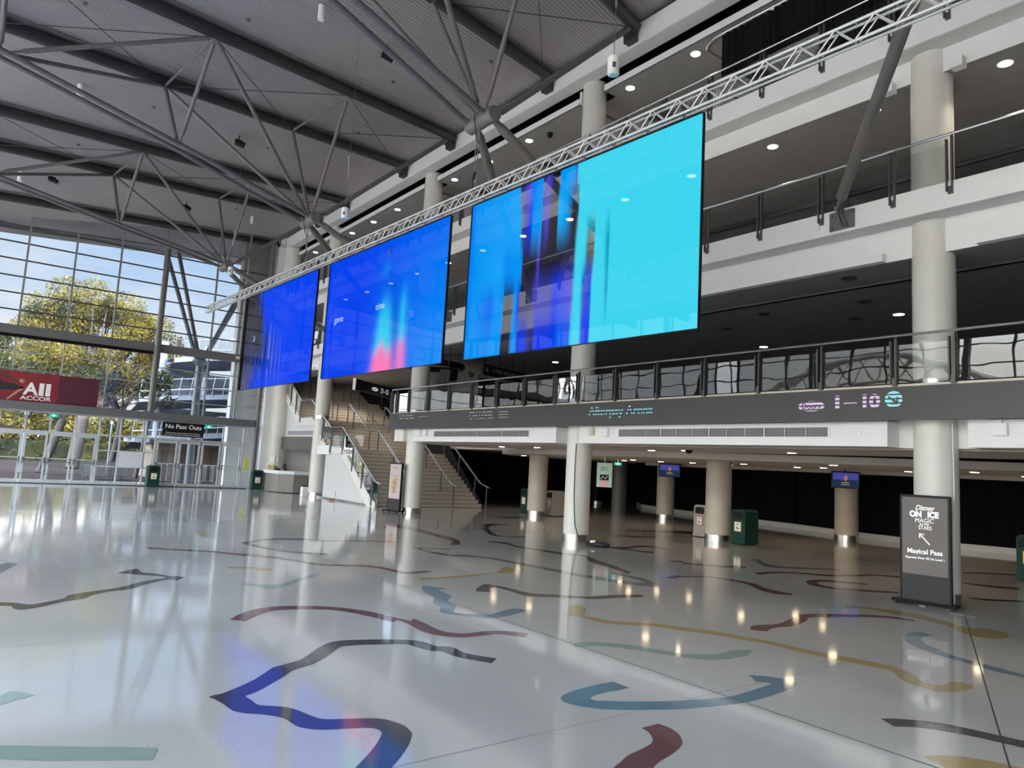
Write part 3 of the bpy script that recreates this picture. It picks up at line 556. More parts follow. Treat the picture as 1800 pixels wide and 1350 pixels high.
for o1, o2, om, nx, nz_, lab in TR:
    node = Vector((nx, om+.373*(nx-12.9), nz_)); NODES.append(node)
    t = thing('roof_truss', node, lab, 'roof truss')
    MB().tube(node+Vector((-.0, .47, 0)), node-Vector((0, .47, 0)), .165, 24).build('node_drum', TUBE, t, smooth=True)
    bx = [nx, 3.55, -.3, -4.6, -8.9]; bz = [nz_, 9.60, 9.93, 10.25, 10.0]
    B = [Vector((x, om+.373*(x-12.9), z)) for x, z in zip(bx, bz)]
    for s in (-1, 1):
        off = Vector((-.06*s, .16*s, 0)); pts = [b+off for b in B]; pts[0] = B[0]+Vector((-.3, .30*s, .05))
        MB().path(pts, .062, 12).build('bottom_chord', TUBE, t, smooth=True)
        MB().tube(node+Vector((0, .30*s, 0)), pts[0], .03, 8, .06).build('chord_fork', TUBE, t)
    T1 = [RP(o1, 3.8+4.15*k, -.12) for k in (2, 1, 0, -1, -2, -3)]; T2 = [RP(o2, 3.35+4.15*k, -.12) for k in (2, 1, 0, -1, -2, -3)]
    T1[0] = RP(o1, 12.5, -.1); T2[0] = RP(o2, 12.3, -.1)
    def strut(p, q, r=.055):
        d = (q-p).normalized(); m_ = MB(); ln = (q-p).length
        f_ = min(.45, ln*.12)
        m_.tube(p, p+d*f_, .022, 8, .035).tube(p+d*f_, q-d*.15, r, 12).tube(q-d*.15, q, .035, 8, .025)
        m_.build('web_strut', TUBE, t, smooth=True)
    for a, b in ((B[0], T1[1]), (B[0], T2[1]), (B[0], T1[2]), (B[0], T2[2]), (B[1], T1[2]), (B[1], T2[2]), (B[2], T1[2]), (B[2], T2[2]), (B[2], T1[3]), (B[2], T2[3]), (B[3], T1[3]), (B[3], T2[3]), (B[3], T1[4]), (B[3], T2[4])): strut(a, b)
    strut(B[0]+Vector((.1, -.1, 0)), T1[0], .075)
    for k in range(1, 5): MB().tube(T1[k], T2[k], .035, 8).build('cross_tube', TUBE, t)
    for k in range(0, 4):
        MB().tube(T1[k], T2[k+1], .011, 6).build('brace_rod', BEAM, t); MB().tube(T2[k], T1[k+1], .011, 6).build('brace_rod', BEAM, t)
    # props down to the second level fascia
    for dy, yb in ((.3, node.y+(4.14 if om == 4.43 else 3.9)), (-.25, node.y-.2)):
        if om == 4.43 and dy < 0: continue
        q = Vector((12.62, yb, 7.05)); p = node+Vector((.05, dy, 0)); d = (q-p).normalized()
        m_ = MB().tube(p, p+d*.32, .06, 12, .09).tube(p+d*.32, q-d*.35, .10, 20).tube(q-d*.35, q-d*.05, .05, 10, .03)
        m_.build('prop', TUBE, t, smooth=True)
        m_ = MB().box(12.79, 12.83, yb-.24, yb+.24, 6.72, 7.08)
        m_.prism([(12.8, yb-.02, 6.74), (12.60, yb-.02, 6.98), (12.56, yb-.02, 7.1), (12.66, yb-.02, 7.14), (12.8, yb-.02, 7.06)], (0, .04, 0))
        m_.prism([(12.8, yb-.15, 6.74), (12.8, yb-.03, 7.16), (12.72, yb, 7.16), (12.74, yb-.1, 6.74)], (-.05, .02, 0))
        for dy_, dz in ((-.19, 6.77), (.19, 6.77), (-.19, 7.02), (.19, 7.02)): m_.tube((12.79, yb+dy_, dz), (12.76, yb+dy_, dz), .025, 8)
        m_.build('fascia_bracket', BEAMG, t)

# ================================================================== LIGHTING TRUSS, SCREENS
def LX(y): return 8.1-.04*(y-12.4)
DL = Vector((-.04, 1, 0)).normalized(); DN = Vector((1, .04, 0)).normalized()
lt = thing('lighting_truss', (LX(3), 3, 7.63), 'long silver aluminium box truss carrying the three large screens', 'lighting truss')
y = 30.85; seg = 3.0; k = 0
HW = .112
while y > -1:
    y2 = y-seg; P0, P1 = Vector((LX(y), y, 7.60)), Vector((LX(y2), y2, 7.60))
    def C_(p, a, b): return p+DN*.055*a+Vector((0, 0, .13*b))
    par = None
    ch = MB()
    for a in (-1, 1):
        for b in (-1, 1): ch.tube(C_(P0, a, b), C_(P1, a, b), .023, 10)
    par = ch.build('truss_section', TRUSSM, lt, smooth=True, origin=P0)
    m_ = MB(); n_ = 6; d = (P1-P0)/n_
    for i in range(n_):
        p, q = P0+d*i, P0+d*(i+1); mid = (p+q)/2
        for s in (-1, 1):
            m_.tube(C_(p, s, -1), C_(mid, s, 1), .012, 6); m_.tube(C_(mid, s, 1), C_(q, s, -1), .012, 6)
            m_.tube(C_(p, -1, s), C_(p, 1, s), .010, 6)
    m_.build('lacing', TRUSSM, par)
    y = y2
lut = lambda rowsU: rowsU
AZ, CY_, BLU, DKC = (.0, .30, .91, 1), (.045, .66, .86, 1), (.0, .045, .83, 1), (0, 0, .01, 0)
VBL = (.06, .05, .6, .45)
BIG = {
 1.0: [(0, (0, .2, .9, 1)), (.05, AZ), (.27, (.01, .36, .93, 1)), (.278, DKC), (.32, VBL), (.34, (0, .2, .9, 1)), (.385, AZ), (.39, DKC), (.41, VBL), (.44, DKC), (.465, DKC), (.472, AZ), (.53, (0, .35, .9, 1)), (.542, (0, .1, .6, .8)), (.548, CY_), (1, CY_)],
 .75: [(0, (0, .2, .9, 1)), (.05, AZ), (.285, (.01, .36, .93, 1)), (.29, DKC), (.335, BLU), (.345, AZ), (.387, AZ), (.392, DKC), (.41, VBL), (.43, DKC), (.462, DKC), (.466, (.01, .45, .92, 1)), (.50, (0, .35, .9, 1)), (.53, DKC), (.555, DKC), (.558, CY_), (1, CY_)],
 .5: [(0, (0, .22, .9, 1)), (.05, AZ), (.18, (.01, .36, .93, 1)), (.22, (0, .25, .9, 1)), (.298, AZ), (.303, DKC), (.37, DKC), (.38, VBL), (.39, DKC), (.47, DKC), (.545, (.01, .01, .06, .1)), (.552, CY_), (.59, CY_), (.602, DKC), (.627, DKC), (.63, CY_), (.665, CY_), (.685, (0, .3, .5, 1)), (.69, CY_), (1, CY_)],
 .3: [(0, (0, .22, .9, 1)), (.05, AZ), (.14, (0, .15, .85, 1)), (.17, AZ), (.21, AZ), (.214, DKC), (.255, DKC), (.275, AZ), (.29, BLU), (.298, DKC), (.36, (.03, .03, .12, .15)), (.366, (.05, .05, .5, .4)), (.44, (.03, .03, .3, .3)), (.464, (0, .05, .8, .7)), (.54, VBL), (.553, CY_), (.575, CY_), (.59, (.01, .06, .5, .6)), (.62, (0, .06, .8, .9)), (.625, CY_), (.67, CY_), (.685, (0, .35, .5, 1)), (.69, CY_), (1, CY_)],
 .0: [(0, (0, .24, .9, 1)), (.05, AZ), (.13, (0, .25, .88, 1)), (.15, (0, .33, .92, 1)), (.205, AZ), (.208, DKC), (.25, DKC), (.268, AZ), (.294, (0, .2, .9, 1)), (.297, DKC), (.30, BLU), (.33, BLU), (.345, (.02, .02, .3, .3)), (.37, DKC), (.376, BLU), (.47, BLU), (.485, (0, .13, .88, 1)), (.535, (0, .1, .87, 1)), (.547, CY_), (.578, CY_), (.59, BLU), (.62, BLU), (.624, CY_), (1, CY_)]}
def ramp(st, u):
    for (a, ca), (b, cb) in zip(st[:-1], st[1:]):
        if u <= b:
            f = 0 if b == a else (u-a)/(b-a); return np.array(ca)*(1-f)+np.array(cb)*f
    return np.array(st[-1][1])
def big(u, v):
    ks = sorted(BIG)
    for a, b in zip(ks[:-1], ks[1:]):
        if v <= b:
            f = (v-a)/(b-a); f = f*f*(3-2*f); return ramp(BIG[a], u)*(1-f)+ramp(BIG[b], u)*f
    return ramp(BIG[1.0], u)
def midc(u, v):
    c = np.array((0, .055, .87, 1.)); c += np.array((0, .22, .05, 0))*max(0, u-.35)*1.5*(1-.6*v)
    ga = lambda x, m_, s: math.exp(-((x-m_)/s)**2)
    d = ga(u, .62+.03*sin(v*6), .05)*max(0, 1-v)*.9; c[:3] *= (1-.25*d)
    def spike(u0, w, vt, vp):
        e = 1/(1+math.exp((abs(u-u0)-w*(1-.55*v/vt))/.012)); h = 1/(1+math.exp((v-vt)/.05))
        return e*h, 1/(1+math.exp((v-vp)/.022))
    for u0, w, vt, vp in ((.56, .088, .52, .17+.03*sin(u*60)), (.705, .030, .55, .20)):
        e, p = spike(u0, w, vt, vp)
        tgt = np.array((.03, .60, .86, 1))*(1-p)+np.array((.95, .20, .48, 1))*p; c = c*(1-e)+tgt*e
    b = ga(u, .55, .03)*ga(v, .78, .05)*.6; c = c*(1-b)+np.array((0, .3, .9, 1))*b
    k = ga(u, .56, .012)*ga(v, .92, .03)*.7; c = c*(1-k)+np.array((.02, .03, .2, .4))*k
    return c
def leftc(u, v):
    blue = np.array((0, .055, .87, 1.)); a = 1.0
    if u < .20:
        a = 0
        for c_, w in ((.055, .004), (.10, .007), (.15, .008), (.185, .007)):
            h = w*(1.25-v*.95)
            if v < .55 or c_ > .14: a = max(a, min(1, max(0, (h-abs(u-c_-.02*v))/.008)))
    for k in range(11):
        c_ = .215+.055*k; vt = 1.15 if k < 2 else 1.0-.07*k; w = .034*math.exp(-k*.14)
        if v < vt: s = min(1, (vt-v)/.45)*min(1, v/.5+.12); a = min(a, 1-min(1, max(0, (w*s-abs(u-c_))/.006)))
    if u > .20 and u < .62: a = min(1, a)
    return blue*a+np.array((.004, .004, .008, 0))*(1-a)
def screenmat():
    m = bpy.data.materials.new('led_mesh'); m.use_nodes = True; t = m.node_tree; t.nodes.clear()
    n = lambda tp: t.nodes.new(tp)
    at = n('ShaderNodeAttribute'); at.attribute_name = 'content'
    em = n('ShaderNodeEmission'); em.inputs[1].default_value = .71; t.links.new(at.outputs['Color'], em.inputs[0])
    ge = n('ShaderNodeNewGeometry'); blk = n('ShaderNodeEmission'); blk.inputs[1].default_value = 0
    ms = n('ShaderNodeMixShader'); t.links.new(ge.outputs['Backfacing'], ms.inputs[0]); t.links.new(em.outputs[0], ms.inputs[1]); t.links.new(blk.outputs[0], ms.inputs[2])
    mr_ = n('ShaderNodeMapRange'); mr_.inputs['To Min'].default_value = .45; mr_.inputs['To Max'].default_value = .03; t.links.new(at.outputs['Alpha'], mr_.inputs[0])
    tr = n('ShaderNodeBsdfTransparent'); mb_ = n('ShaderNodeMixRGB'); t.links.new(ge.outputs['Backfacing'], mb_.inputs[0]); t.links.new(mr_.outputs[0], mb_.inputs[1]); mb_.inputs[2].default_value = (.45, .45, .45, 1)
    t.links.new(mb_.outputs[0], tr.inputs[0])
    ad = n('ShaderNodeAddShader'); t.links.new(ms.outputs[0], ad.inputs[0]); t.links.new(tr.outputs[0], ad.inputs[1])
    gl = n('ShaderNodeBsdfGlossy'); gl.inputs['Roughness'].default_value = .02; gl.inputs[0].default_value = (1, 1, 1, 1)
    fr = n('ShaderNodeValue'); fr.outputs[0].default_value = .012
    mx = n('ShaderNodeMixShader'); t.links.new(fr.outputs[0], mx.inputs[0]); t.links.new(ad.outputs[0], mx.inputs[1]); t.links.new(gl.outputs[0], mx.inputs[2])
    o = n('ShaderNodeOutputMaterial'); t.links.new(mx.outputs[0], o.inputs[0]); return m
SM = screenmat()
def screen(ya, yb, func, label, nu=190, nv=70):
    z0, z1 = 4.06, 7.37
    A = Vector((LX(ya), ya, 0)); Bv = Vector((LX(yb), yb, 0))
    t = thing('led_screen', (LX((ya+yb)/2), (ya+yb)/2, z0), label, 'screen')
    V = []; F = []; Cc = []
    for j in range(nv+1):
        for i in range(nu+1):
            p = A.lerp(Bv, i/nu); V.append((p.x, p.y, z0+(z1-z0)*j/nv)); Cc.append(func(i/nu, j/nv))
    for j in range(nv):
        for i in range(nu): a = j*(nu+1)+i; F.append((a, a+1, a+nu+2, a+nu+1))
    me = bpy.data.meshes.new('display_mesh'); me.from_pydata(V, [], F); me.materials.append(SM)
    at = me.color_attributes.new('content', 'FLOAT_COLOR', 'POINT'); at.data.foreach_set('color', np.clip(np.array(Cc), 0, 1).astype('f').ravel())
    # make the lit side face the hall
    me.update()
    if me.polygons[0].normal.x > 0: me.flip_normals()
    o = bpy.data.objects.new('display_mesh', me); COL.objects.link(o); o.parent = t; o.location = -t.location
    b = DN*.03
    m_ = MB().obox(A+b+Vector((0, 0, (z0+z1)/2)), DN*.05, DL*.012, (0, 0, (z1-z0)/2)).obox(Bv+b+Vector((0, 0, (z0+z1)/2)), DN*.028, DL*.012, (0, 0, (z1-z0)/2))
    m_.bar(A+b+Vector((0, 0, z1+.01)), Bv+b+Vector((0, 0, z1+.01)), .08, .025)
    m_.bar(A+b*.6+Vector((0, 0, z0-.006)), Bv+b*.6+Vector((0, 0, z0-.006)), .03, .012)
    m_.build('edge_frame', BLK, t)
    for i in range(8):
        p = A.lerp(Bv, (i+.5)/8)+b; m_ = MB()
        pts = [p+Vector((0, 0, z1+.01))+DL*(.022*cos(s))+Vector((0, 0, .045+.04*sin(s))) for s in np.linspace(0, 2*pi, 13)]
        m_.path(pts, .008, 6); m_.obox(p+Vector((0, 0, z1+.10)), DN*.02, DL*.03, (0, 0, .022)); m_.build('shackle', STEEL, t)
    return t
s1 = screen(12.50, 6.66, big, 'large cyan and blue see-through screen, the nearest of the three hanging screens', 260, 90)
s2 = screen(19.34, 13.33, midc, 'middle hanging blue screen with pink flames and the words game time')
s3 = screen(26.15, 20.18, leftc, 'farthest hanging blue screen with dark spikes along its left side', 260, 90)
for w, y, z, sz in (('game', 18.50, 5.66, .26), ('time', 16.22, 5.72, .26)):
    text(w, sz, emis('screen_text', (.55, .75, 1), .8), frame_mat((LX(y)-.012, y, z), -DL, (0, 0, 1)), 'lettering', s2, .001, bold=-.003)
text(".5", .26, MATS['screen_text'], frame_mat((LX(25.0)-.012, 25.0, 5.78), -DL, (0, 0, 1)), 'lettering', s3, .001)
# chains from the drums to the truss
CH = mat('chain_steel', (.45, .45, .44), .35, metal=.8)
for nd_, lab in ((NODES[0], 'chain hoist dropping from the nearest truss at the top right corner'), (NODES[1], 'silver chain hoist with a black cable between the cyan screen and the middle screen'),
                 (NODES[2], 'silver chain and straps dropping between the two blue screens')):
    t = thing('chain_hoist', (nd_.x, nd_.y, 7.8), lab, 'chain hoist')
    yy = nd_.y+.05; top = Vector((nd_.x, yy, nd_.z-.1)); bot = Vector((LX(yy), yy, 7.74))
    MB().path([nd_+Vector((-.17, .05, .15)), nd_+Vector((-.19, .02, -.05)), top+Vector((-.1, 0, -.3)), top+Vector((-.03, -.02, -.42))], .012, 6).build('black_cable', RUB, t)
    m_ = MB(); L_ = (top-bot).length
    for i in range(int(L_/.045)):
        p = top.lerp(bot, i*.045/L_)+Vector((0, .03*sin(i*.18), 0)); a = Vector((.014, 0, 0)) if i % 2 else Vector((0, .014, 0))
        m_.obox(p, a, a.cross(Vector((0, 0, .5))).normalized()*.004, (0, 0, .026))
    m_.path([top+Vector((0, .06, 0)), top.lerp(bot, .4)+Vector((0, .12, 0)), top.lerp(bot, .8)+Vector((0, .05, 0)), bot+Vector((0, .02, 0))], .012, 6)
    m_.build('chain', CH, t)
    MB().path([bot+Vector((0, 0, .22)), bot+Vector((0, -.14, -.03))], .014, 6).path([bot+Vector((0, 0, .22)), bot+Vector((0, .14, -.03))], .014, 6).build('sling', STEEL, t)
    MB().path([bot+Vector((0, .03, .40)), bot+Vector((-.02, .05, .2)), bot+Vector((0, .08, 0))], .03, 8).build('chain_bag', RUB, t)
# white pendant speakers
PL = ['white cylindrical speaker with a teal glow hanging on a knotted cord at top centre', 'white cylindrical speaker hanging beside the end of a roof beam above the middle screen',
      'white cylindrical speaker hanging in front of the glass end wall near the farthest truss drum']
for (x, y, z), lab in zip(((6.95, 7.20, 7.80), (6.9, 16.45, 7.91), (6.85, 26.0, 8.22)), PL):
    t = thing('pendant_speaker', (x, y, z-.14), lab, 'speaker')
    MB().lathe((x, y, z-.14), [(.06, 0), (.085, .012), (.088, .03), (.088, .27), (.07, .285)], 28).build('body', mat('speaker_white', (.74, .76, .72), .4), t, smooth=True)
    MB().lathe((x, y, z-.145), [(.058, 0), (.062, .012)], 24).build('grille', mat('speaker_cone', (.30, .52, .50), .5), t)  # plain teal grille on the underside
    r_ = -fwd; MB().obox((x-.055, y-.07, z-.02), Vector((.02, -.016, 0)), Vector((.003, .004, 0)), (0, 0, .04)).build('badge', RAILD, t)
    zt = zr(x)+.2; MB().tube((x, y, z+.14), (x, y, zt), .006, 6).build('cord', STEEL, t)
    m_ = MB()
    for k in range(3): m_.path([Vector((x+.02*cos(s+k), y+.035*cos(s), z+1.05+.16*k+.13*sin(s))) for s in np.linspace(0, 2*pi, 11)], .006, 5)
    m_.build('cord_knot', STEEL, t)
# lamps fixed to the roof
FL = [((7.82, 16.77), 'black floodlight on the roof sheet between the two nearest trusses'), ((6.36, 24.78), 'black floodlight on the roof sheet above the middle truss'),
      ((1.56, 31.44), 'black floodlight on the far roof sheet at the left edge'), ((6.65, 33.4), 'black floodlight on the roof sheet right of the farthest truss uprights')]
for (x, y), lab in FL:
    z = zr(x)+.2; t = thing('floodlight', (x, y, z), lab, 'floodlight')
    MB().tube((x, y, z), (x, y, z-.16), .02, 8).box(x-.12, x+.12, y-.02, y+.02, z-.22, z-.15).build('mount', BLK, t)
    MB().obox((x+.05, y, z-.28), Vector((.16, -.03, -.04)), Vector((.03, .14, 0)), Vector((.01, 0, .05))).build('housing', BLK, t)
    MB().obox((x+.09, y-.01, z-.335), Vector((.13, -.025, -.035)), Vector((.025, .12, 0)), Vector((.001, 0, .004))).build('lens', mat('flood_lens', (.55, .58, .6), .2), t)
CYL = [((5.64, 15.86), 'small white cylinder lamp on the roof sheet at top centre'), ((1.52, 22.97), 'small white cylinder lamp on the roof sheet above the middle truss chord'),
       ((9.93, 34.83), 'small white cylinder lamp on the roof sheet right of the farthest truss'), ((.59, 31.81), 'small white cylinder lamp on the far roof sheet at the left edge')]
for (x, y), lab in CYL:
    z = zr(x)+.22; o = MB().lathe((x, y, z-.36), [(.075, 0), (.08, .02), (.08, .36)], 20).build('cylinder_lamp', mat('speaker_white', (.74, .76, .72), .4), smooth=True, origin=(x, y, z-.36))
    tag(o, lab, 'lamp')
SPK = MB().lathe((0, 0, 0), [(.035, 0), (.05, .015), (.05, .05)], 12).build('sprinkler', mat('sprinkler', (.1, .1, .1), .4)); tag(SPK, 'small sprinkler head under the corrugated roof sheet', 'sprinkler', 'roof sprinklers')
SPK.location = (4.38, 17.33, zr(4.38)+.19)
for x, y in ((1.09, 18.43), (3.5, 23.7), (9.0, 18.7), (7.6, 25.6), (4.0, 27.5), (9.5, 12.5), (10.8, 16.2), (2.0, 28.0), (9.8, 22.8), (8.9, 33.8)): dup(SPK, (x, y, zr(x)+.19))
# ================================================================== GLASS END WALL
YG = 38.6
g0 = thing('wall_glass_end', (0, YG, 0), None, None, kind='structure')
MX = [-11.2, -9.35, -7.5, -5.65, -3.8, -2.2, -.42, 1.38, 3.23, 5.08, 7.0, 9.53, 11.05]
for x in MX:
    MB().box(x-.04, x+.04, YG-.12, YG+.02, 6.95, zr(x)+.25).build('mullion', MULL, g0)
    if x != 7.0: MB().box(x-.03, x+.03, YG-.06, YG+.02, 3.58, 6.5).build('mullion', mat('light_mullion', (.36, .38, .38), .4, metal=.3), g0)
for z in (7.62, 8.38, 9.13, 9.89, 10.66, 11.43):
    x0 = max(-12, 12.9+(z-.25-13.5)/.159); MB().box(x0, 12.3, YG-.05, YG+.02, z-.028, z+.028).build('transom', TBAR, g0)
for z in (5.0, 5.78): MB().box(-12, 12.3, YG-.04, YG+.02, z-.025, z+.025).build('transom', MATS['light_mullion'], g0)
MB().box(4.85, 12.3, YG-.04, YG+.02, 4.18, 4.23).build('transom', MATS['light_mullion'], g0)
slab('trim_upper_beam', -12, 12.35, YG-.42, YG-.02, 6.52, 6.90, BEAMG)
for x in MX[5:]: MB().box(x-.008, x+.008, YG-.425, YG-.42, 6.52, 6.90).build('trim_beam_joint', TBAR)['kind'] = 'structure'
slab('trim_upper_beam_underside', -12, 7, YG-.3, YG-.0, 6.40, 6.52, BLACK)
slab('trim_lower_beam', -12, 11.95, YG-.72, YG-.02, 3.22, 3.56, BEAMG)
wn = 0
def pane(x0, x1, z0, z1, y=YG):
    global wn
    wn += 1
    o = MB().quad((x0, y, z0), (x1, y, z0), (x1, y, z1), (x0, y, z1)).build('window_%d' % wn, PANE); struct(o)
for a, b in zip(MX[:-1]+[11.05], MX[1:]+[12.3]):
    m_ = MB().add([(a, YG, 6.9), (b, YG, 6.9), (b, YG, zr(b)+.24), (a, YG, zr(a)+.24)], [(0, 1, 2, 3)]); wn += 1; struct(m_.build('window_%d' % wn, PANE))
    pane(a, b, 3.56, 6.5)
def post(x, y, z0, z1, r, label, m=POLE):
    t = thing('steel_post', (x, y, z0), label, 'post'); MB().tube((x, y, z0), (x, y, z1), r, 20).build('shaft', m, t, smooth=True); return t
post(7.0, YG-.57, 3.56, 11.9, .135, 'tall dark grey post standing on the lower beam amid the glass end wall')
post(12.12, YG-.57, 0, 13.2, .12, 'slim round grey post at the right corner of the glass end wall')
post(12.42, YG-.05, 3.3, 13.2, .05, 'thin pale pipe right of the corner post of the glass end wall', ALU)
for z in (4.3, 4.85, 5.4, 6.0): MB().box(11.6, 12.55, YG-.2, YG-.12, z-.02, z+.02).build('trim_corner_rail', MULL)['kind'] = 'structure'
o = MB().obox((7.95, YG-.5, 7.05), (.11, 0, 0), (0, .12, 0), (0, 0, .17)).build('junction_box', mat('box_cream', (.45, .42, .36), .5), origin=(7.95, YG-.5, 6.9)); tag(o, 'small cream junction box standing on the upper grey beam of the glass wall', 'box')
o = MB().box(10.75, 10.93, YG-.50, YG-.43, 6.66, 6.80).build('wall_sensor', PAPER, origin=(10.84, YG-.43, 6.66)); tag(o, 'small white sensor on the upper beam near the farthest screen', 'sensor')

# doors
dn = 0
HX = [-8.0, -6.05, -4.1, -2.15, -.72, .23, 1.17, 2.12, 3.07, 4.06]
def door(x0, x1, h=2.28, side=1):
    global dn
    dn += 1; t = thing('door_%d' % dn, (x0, YG-.06, 0), None, None, kind='structure'); y0, y1 = YG-.09, YG-.03; w = .11
    m_ = MB().box(x0+.02, x0+w, y0, y1, .02, h).box(x1-w, x1-.02, y0, y1, .02, h).box(x0+w, x1-w, y0, y1, h-.13, h).box(x0+w, x1-w, y0, y1, .02, .16)
    m_.box(x0+w, x1-w, y0+.01, y1-.01, 1.10, 1.15); m_.build('frame', FRAME, t)
    MB().quad((x0+w, YG-.06, .16), (x1-w, YG-.06, .16), (x1-w, YG-.06, h-.13), (x0+w, YG-.06, h-.13)).build('pane', PANE, t)
    MB().box(x0+.05, x1-.05, y0-.09, y0-.06, .97, 1.0).box(x0+.05, x0+.08, y0-.09, y0, .90, 1.06).box(x1-.08, x1-.05, y0-.09, y0, .90, 1.06).build('push_bar', STEEL, t)
    for x in (x0+.05, x1-.08):
        MB().box(x, x+.03, y0-.05, y0, .92, 1.16).build('handle', RAILD, t)
    m_ = MB()
    for z in (.45, 1.45): m_.tube((x0+.065, y0, z), (x0+.065, y0-.012, z), .018, 8)
    m_.build('lock_disc', STEEL, t)
for a, b in zip(HX[4:-1], HX[5:]): door(a+.01, b-.01)
door(4.07, 5.0)
for a, b in ((-8, -7.05), (-7.05, -6.1), (-6, -5.05), (-5.05, -4.1), (-4, -3.05), (-3.05, -2.1), (-2.0, -1.35), (-1.35, -.72)): door(a+.01, b-.01)
for a, b in zip((7.52, 8.55, 9.62, 10.62), (8.53, 9.58, 10.60, 11.62)): door(a, b, 2.26)
m_ = MB()
for x in HX[4:]+[5.04, 5.92, 7.02, 7.48, 11.66]: m_.box(x-.035, x+.035, YG-.08, YG-.0, 0 if x in (5.04, 5.92, 7.02, 7.48, 11.66) else 2.28, 3.22)
for x in (8.54, 9.6, 10.61): m_.box(x-.02, x+.02, YG-.08, YG, 2.28, 3.22)
m_.box(-9, 11.66, YG-.09, YG-.0, 2.28, 2.36).box(-9, 11.95, YG-.1, YG+.02, 3.15, 3.24).box(5.04, 7.48, YG-.07, YG, 1.58, 1.64).box(5.04, 7.48, YG-.07, YG, .84, .9).box(5.04, 7.48, YG-.07, YG, 0, .1)
m_.build('trim_door_head', FRAME)['kind'] = 'structure'
pane(-9, 11.66, 2.36, 3.2, YG-.02); pane(5.06, 5.9, .1, 2.28, YG-.03); pane(5.94, 7.0, .1, 2.28, YG-.03); pane(7.04, 7.46, .1, 2.28, YG-.03)
pane(11.7, 12.1, .1, 3.2, YG-.03)
MB().box(11.72, 12.3, YG-.05, YG, .9, .93).box(11.72, 12.3, YG-.05, YG, 1.7, 1.73).box(11.72, 12.3, YG-.05, YG, 0, .1).build('trim_side_light', FRAME)['kind'] = 'structure'
MB().box(-9, 12, YG-.14, YG, 0, .03).build('trim_threshold', BLK)['kind'] = 'structure'
o = MB().box(5.96, 6.98, YG-.12, YG-.09, .88, 1.60).build('notice_board', mat('board_pale', (.62, .63, .68), .5), origin=(6.5, YG-.1, .88)); tag(o, 'blank pale rectangular board fixed across the glass beside the green bin', 'board')

# signs on the glass wall
t = thing('banner', (1.5, YG-.5, 3.56), 'dark red advertising banner on the lower beam of the glass wall', 'banner')
MB().box(-4.2, 4.75, YG-.52, YG-.46, 3.57, 4.86).build('banner_board', mat('banner_red', (.20, .012, .022), .5, var=.35, scale=.9), t)
MB().box(3.16, 4.72, YG-.53, YG-.52, 3.58, 4.84).build('end_panel', mat('banner_plum', (.085, .010, .028), .5), t)
RX = (1, 0, 0); UZ = (0, 0, 1)
BW = mat('banner_white', (.80, .78, .76), .5)
text('A', .74, BW, frame_mat((2.14, YG-.525, 4.12), RX, UZ), 'lettering', t, .003, bold=.022)
text('ll', .74, BW, frame_mat((2.66, YG-.525, 4.12), RX, UZ), 'lettering', t, .003, sx=1.55, bold=.026)
text('ACCOR', .24, BW, frame_mat((2.36, YG-.525, 3.73), RX, UZ), 'lettering', t, .003, sx=1.35, bold=.006)
text('F', .62, mat('banner_yellow', (.75, .66, .04), .5), frame_mat((-.13, YG-.525, 4.02), RX, UZ), 'lettering', t, .003, sx=1.5, bold=.05)
fig = MB(); yy = YG-.535
def fpoly(pts, m_): m_.prism([(x, yy, z) for x, z in pts], (0, .005, 0))
fpoly([(.0, 3.62), (.35, 3.75), (.75, 3.95), (1.15, 4.02), (1.55, 4.05), (1.8, 4.12), (1.85, 4.2), (1.5, 4.3), (1.1, 4.34), (.95, 4.5), (.92, 4.72), (.7, 4.80), (.45, 4.76), (.38, 4.5), (.5, 4.2), (.3, 4.0), (-.05, 3.8)], fig)
fig.build('dancer_silhouette', mat('banner_black', (.012, .010, .014), .6), t)
fig = MB(); fpoly([(1.75, 4.10), (1.98, 4.16), (1.92, 4.22), (1.76, 4.18)], fig); fpoly([(1.68, 4.40), (1.80, 4.36), (1.88, 4.46), (1.80, 4.56), (1.68, 4.52)], fig); fpoly([(1.35, 3.6), (1.75, 4.0), (1.95, 4.18), (1.88, 4.2), (1.6, 4.0), (1.28, 3.62)], fig)
fig.build('dancer_skin', mat('banner_tan', (.42, .22, .14), .6), t)
fig = MB(); fpoly([(.1, 4.55), (.5, 4.45), (1.3, 4.75), (1.25, 4.8), (.5, 4.55), (.1, 4.65)], fig); fpoly([(1.1, 4.6), (1.75, 4.30), (1.78, 4.34), (1.2, 4.7)], fig)
fig.build('banner_streak', mat('banner_brown', (.10, .02, .015), .6), t)
t = thing('no_pass_outs_sign', (8.6, YG-.4, 2.45), 'black No Pass Outs sign hanging above the right hand glass doors', 'sign')
MB().box(7.66, 9.55, YG-.44, YG-.40, 2.47, 3.15).build('board', BLK, t)
text('No Pass Outs', .30, PAPER, frame_mat((8.6, YG-.445, 2.95), RX, UZ), 'lettering', t, .002, bold=.004)
text('Thank you for visiting Afterpay Arena. Please be', .082, PAPER, frame_mat((8.6, YG-.445, 2.64), RX, UZ), 'lettering', t, .002)
text('aware that re-entry to any event is not permitted.', .082, PAPER, frame_mat((8.6, YG-.445, 2.55), RX, UZ), 'lettering', t, .002)
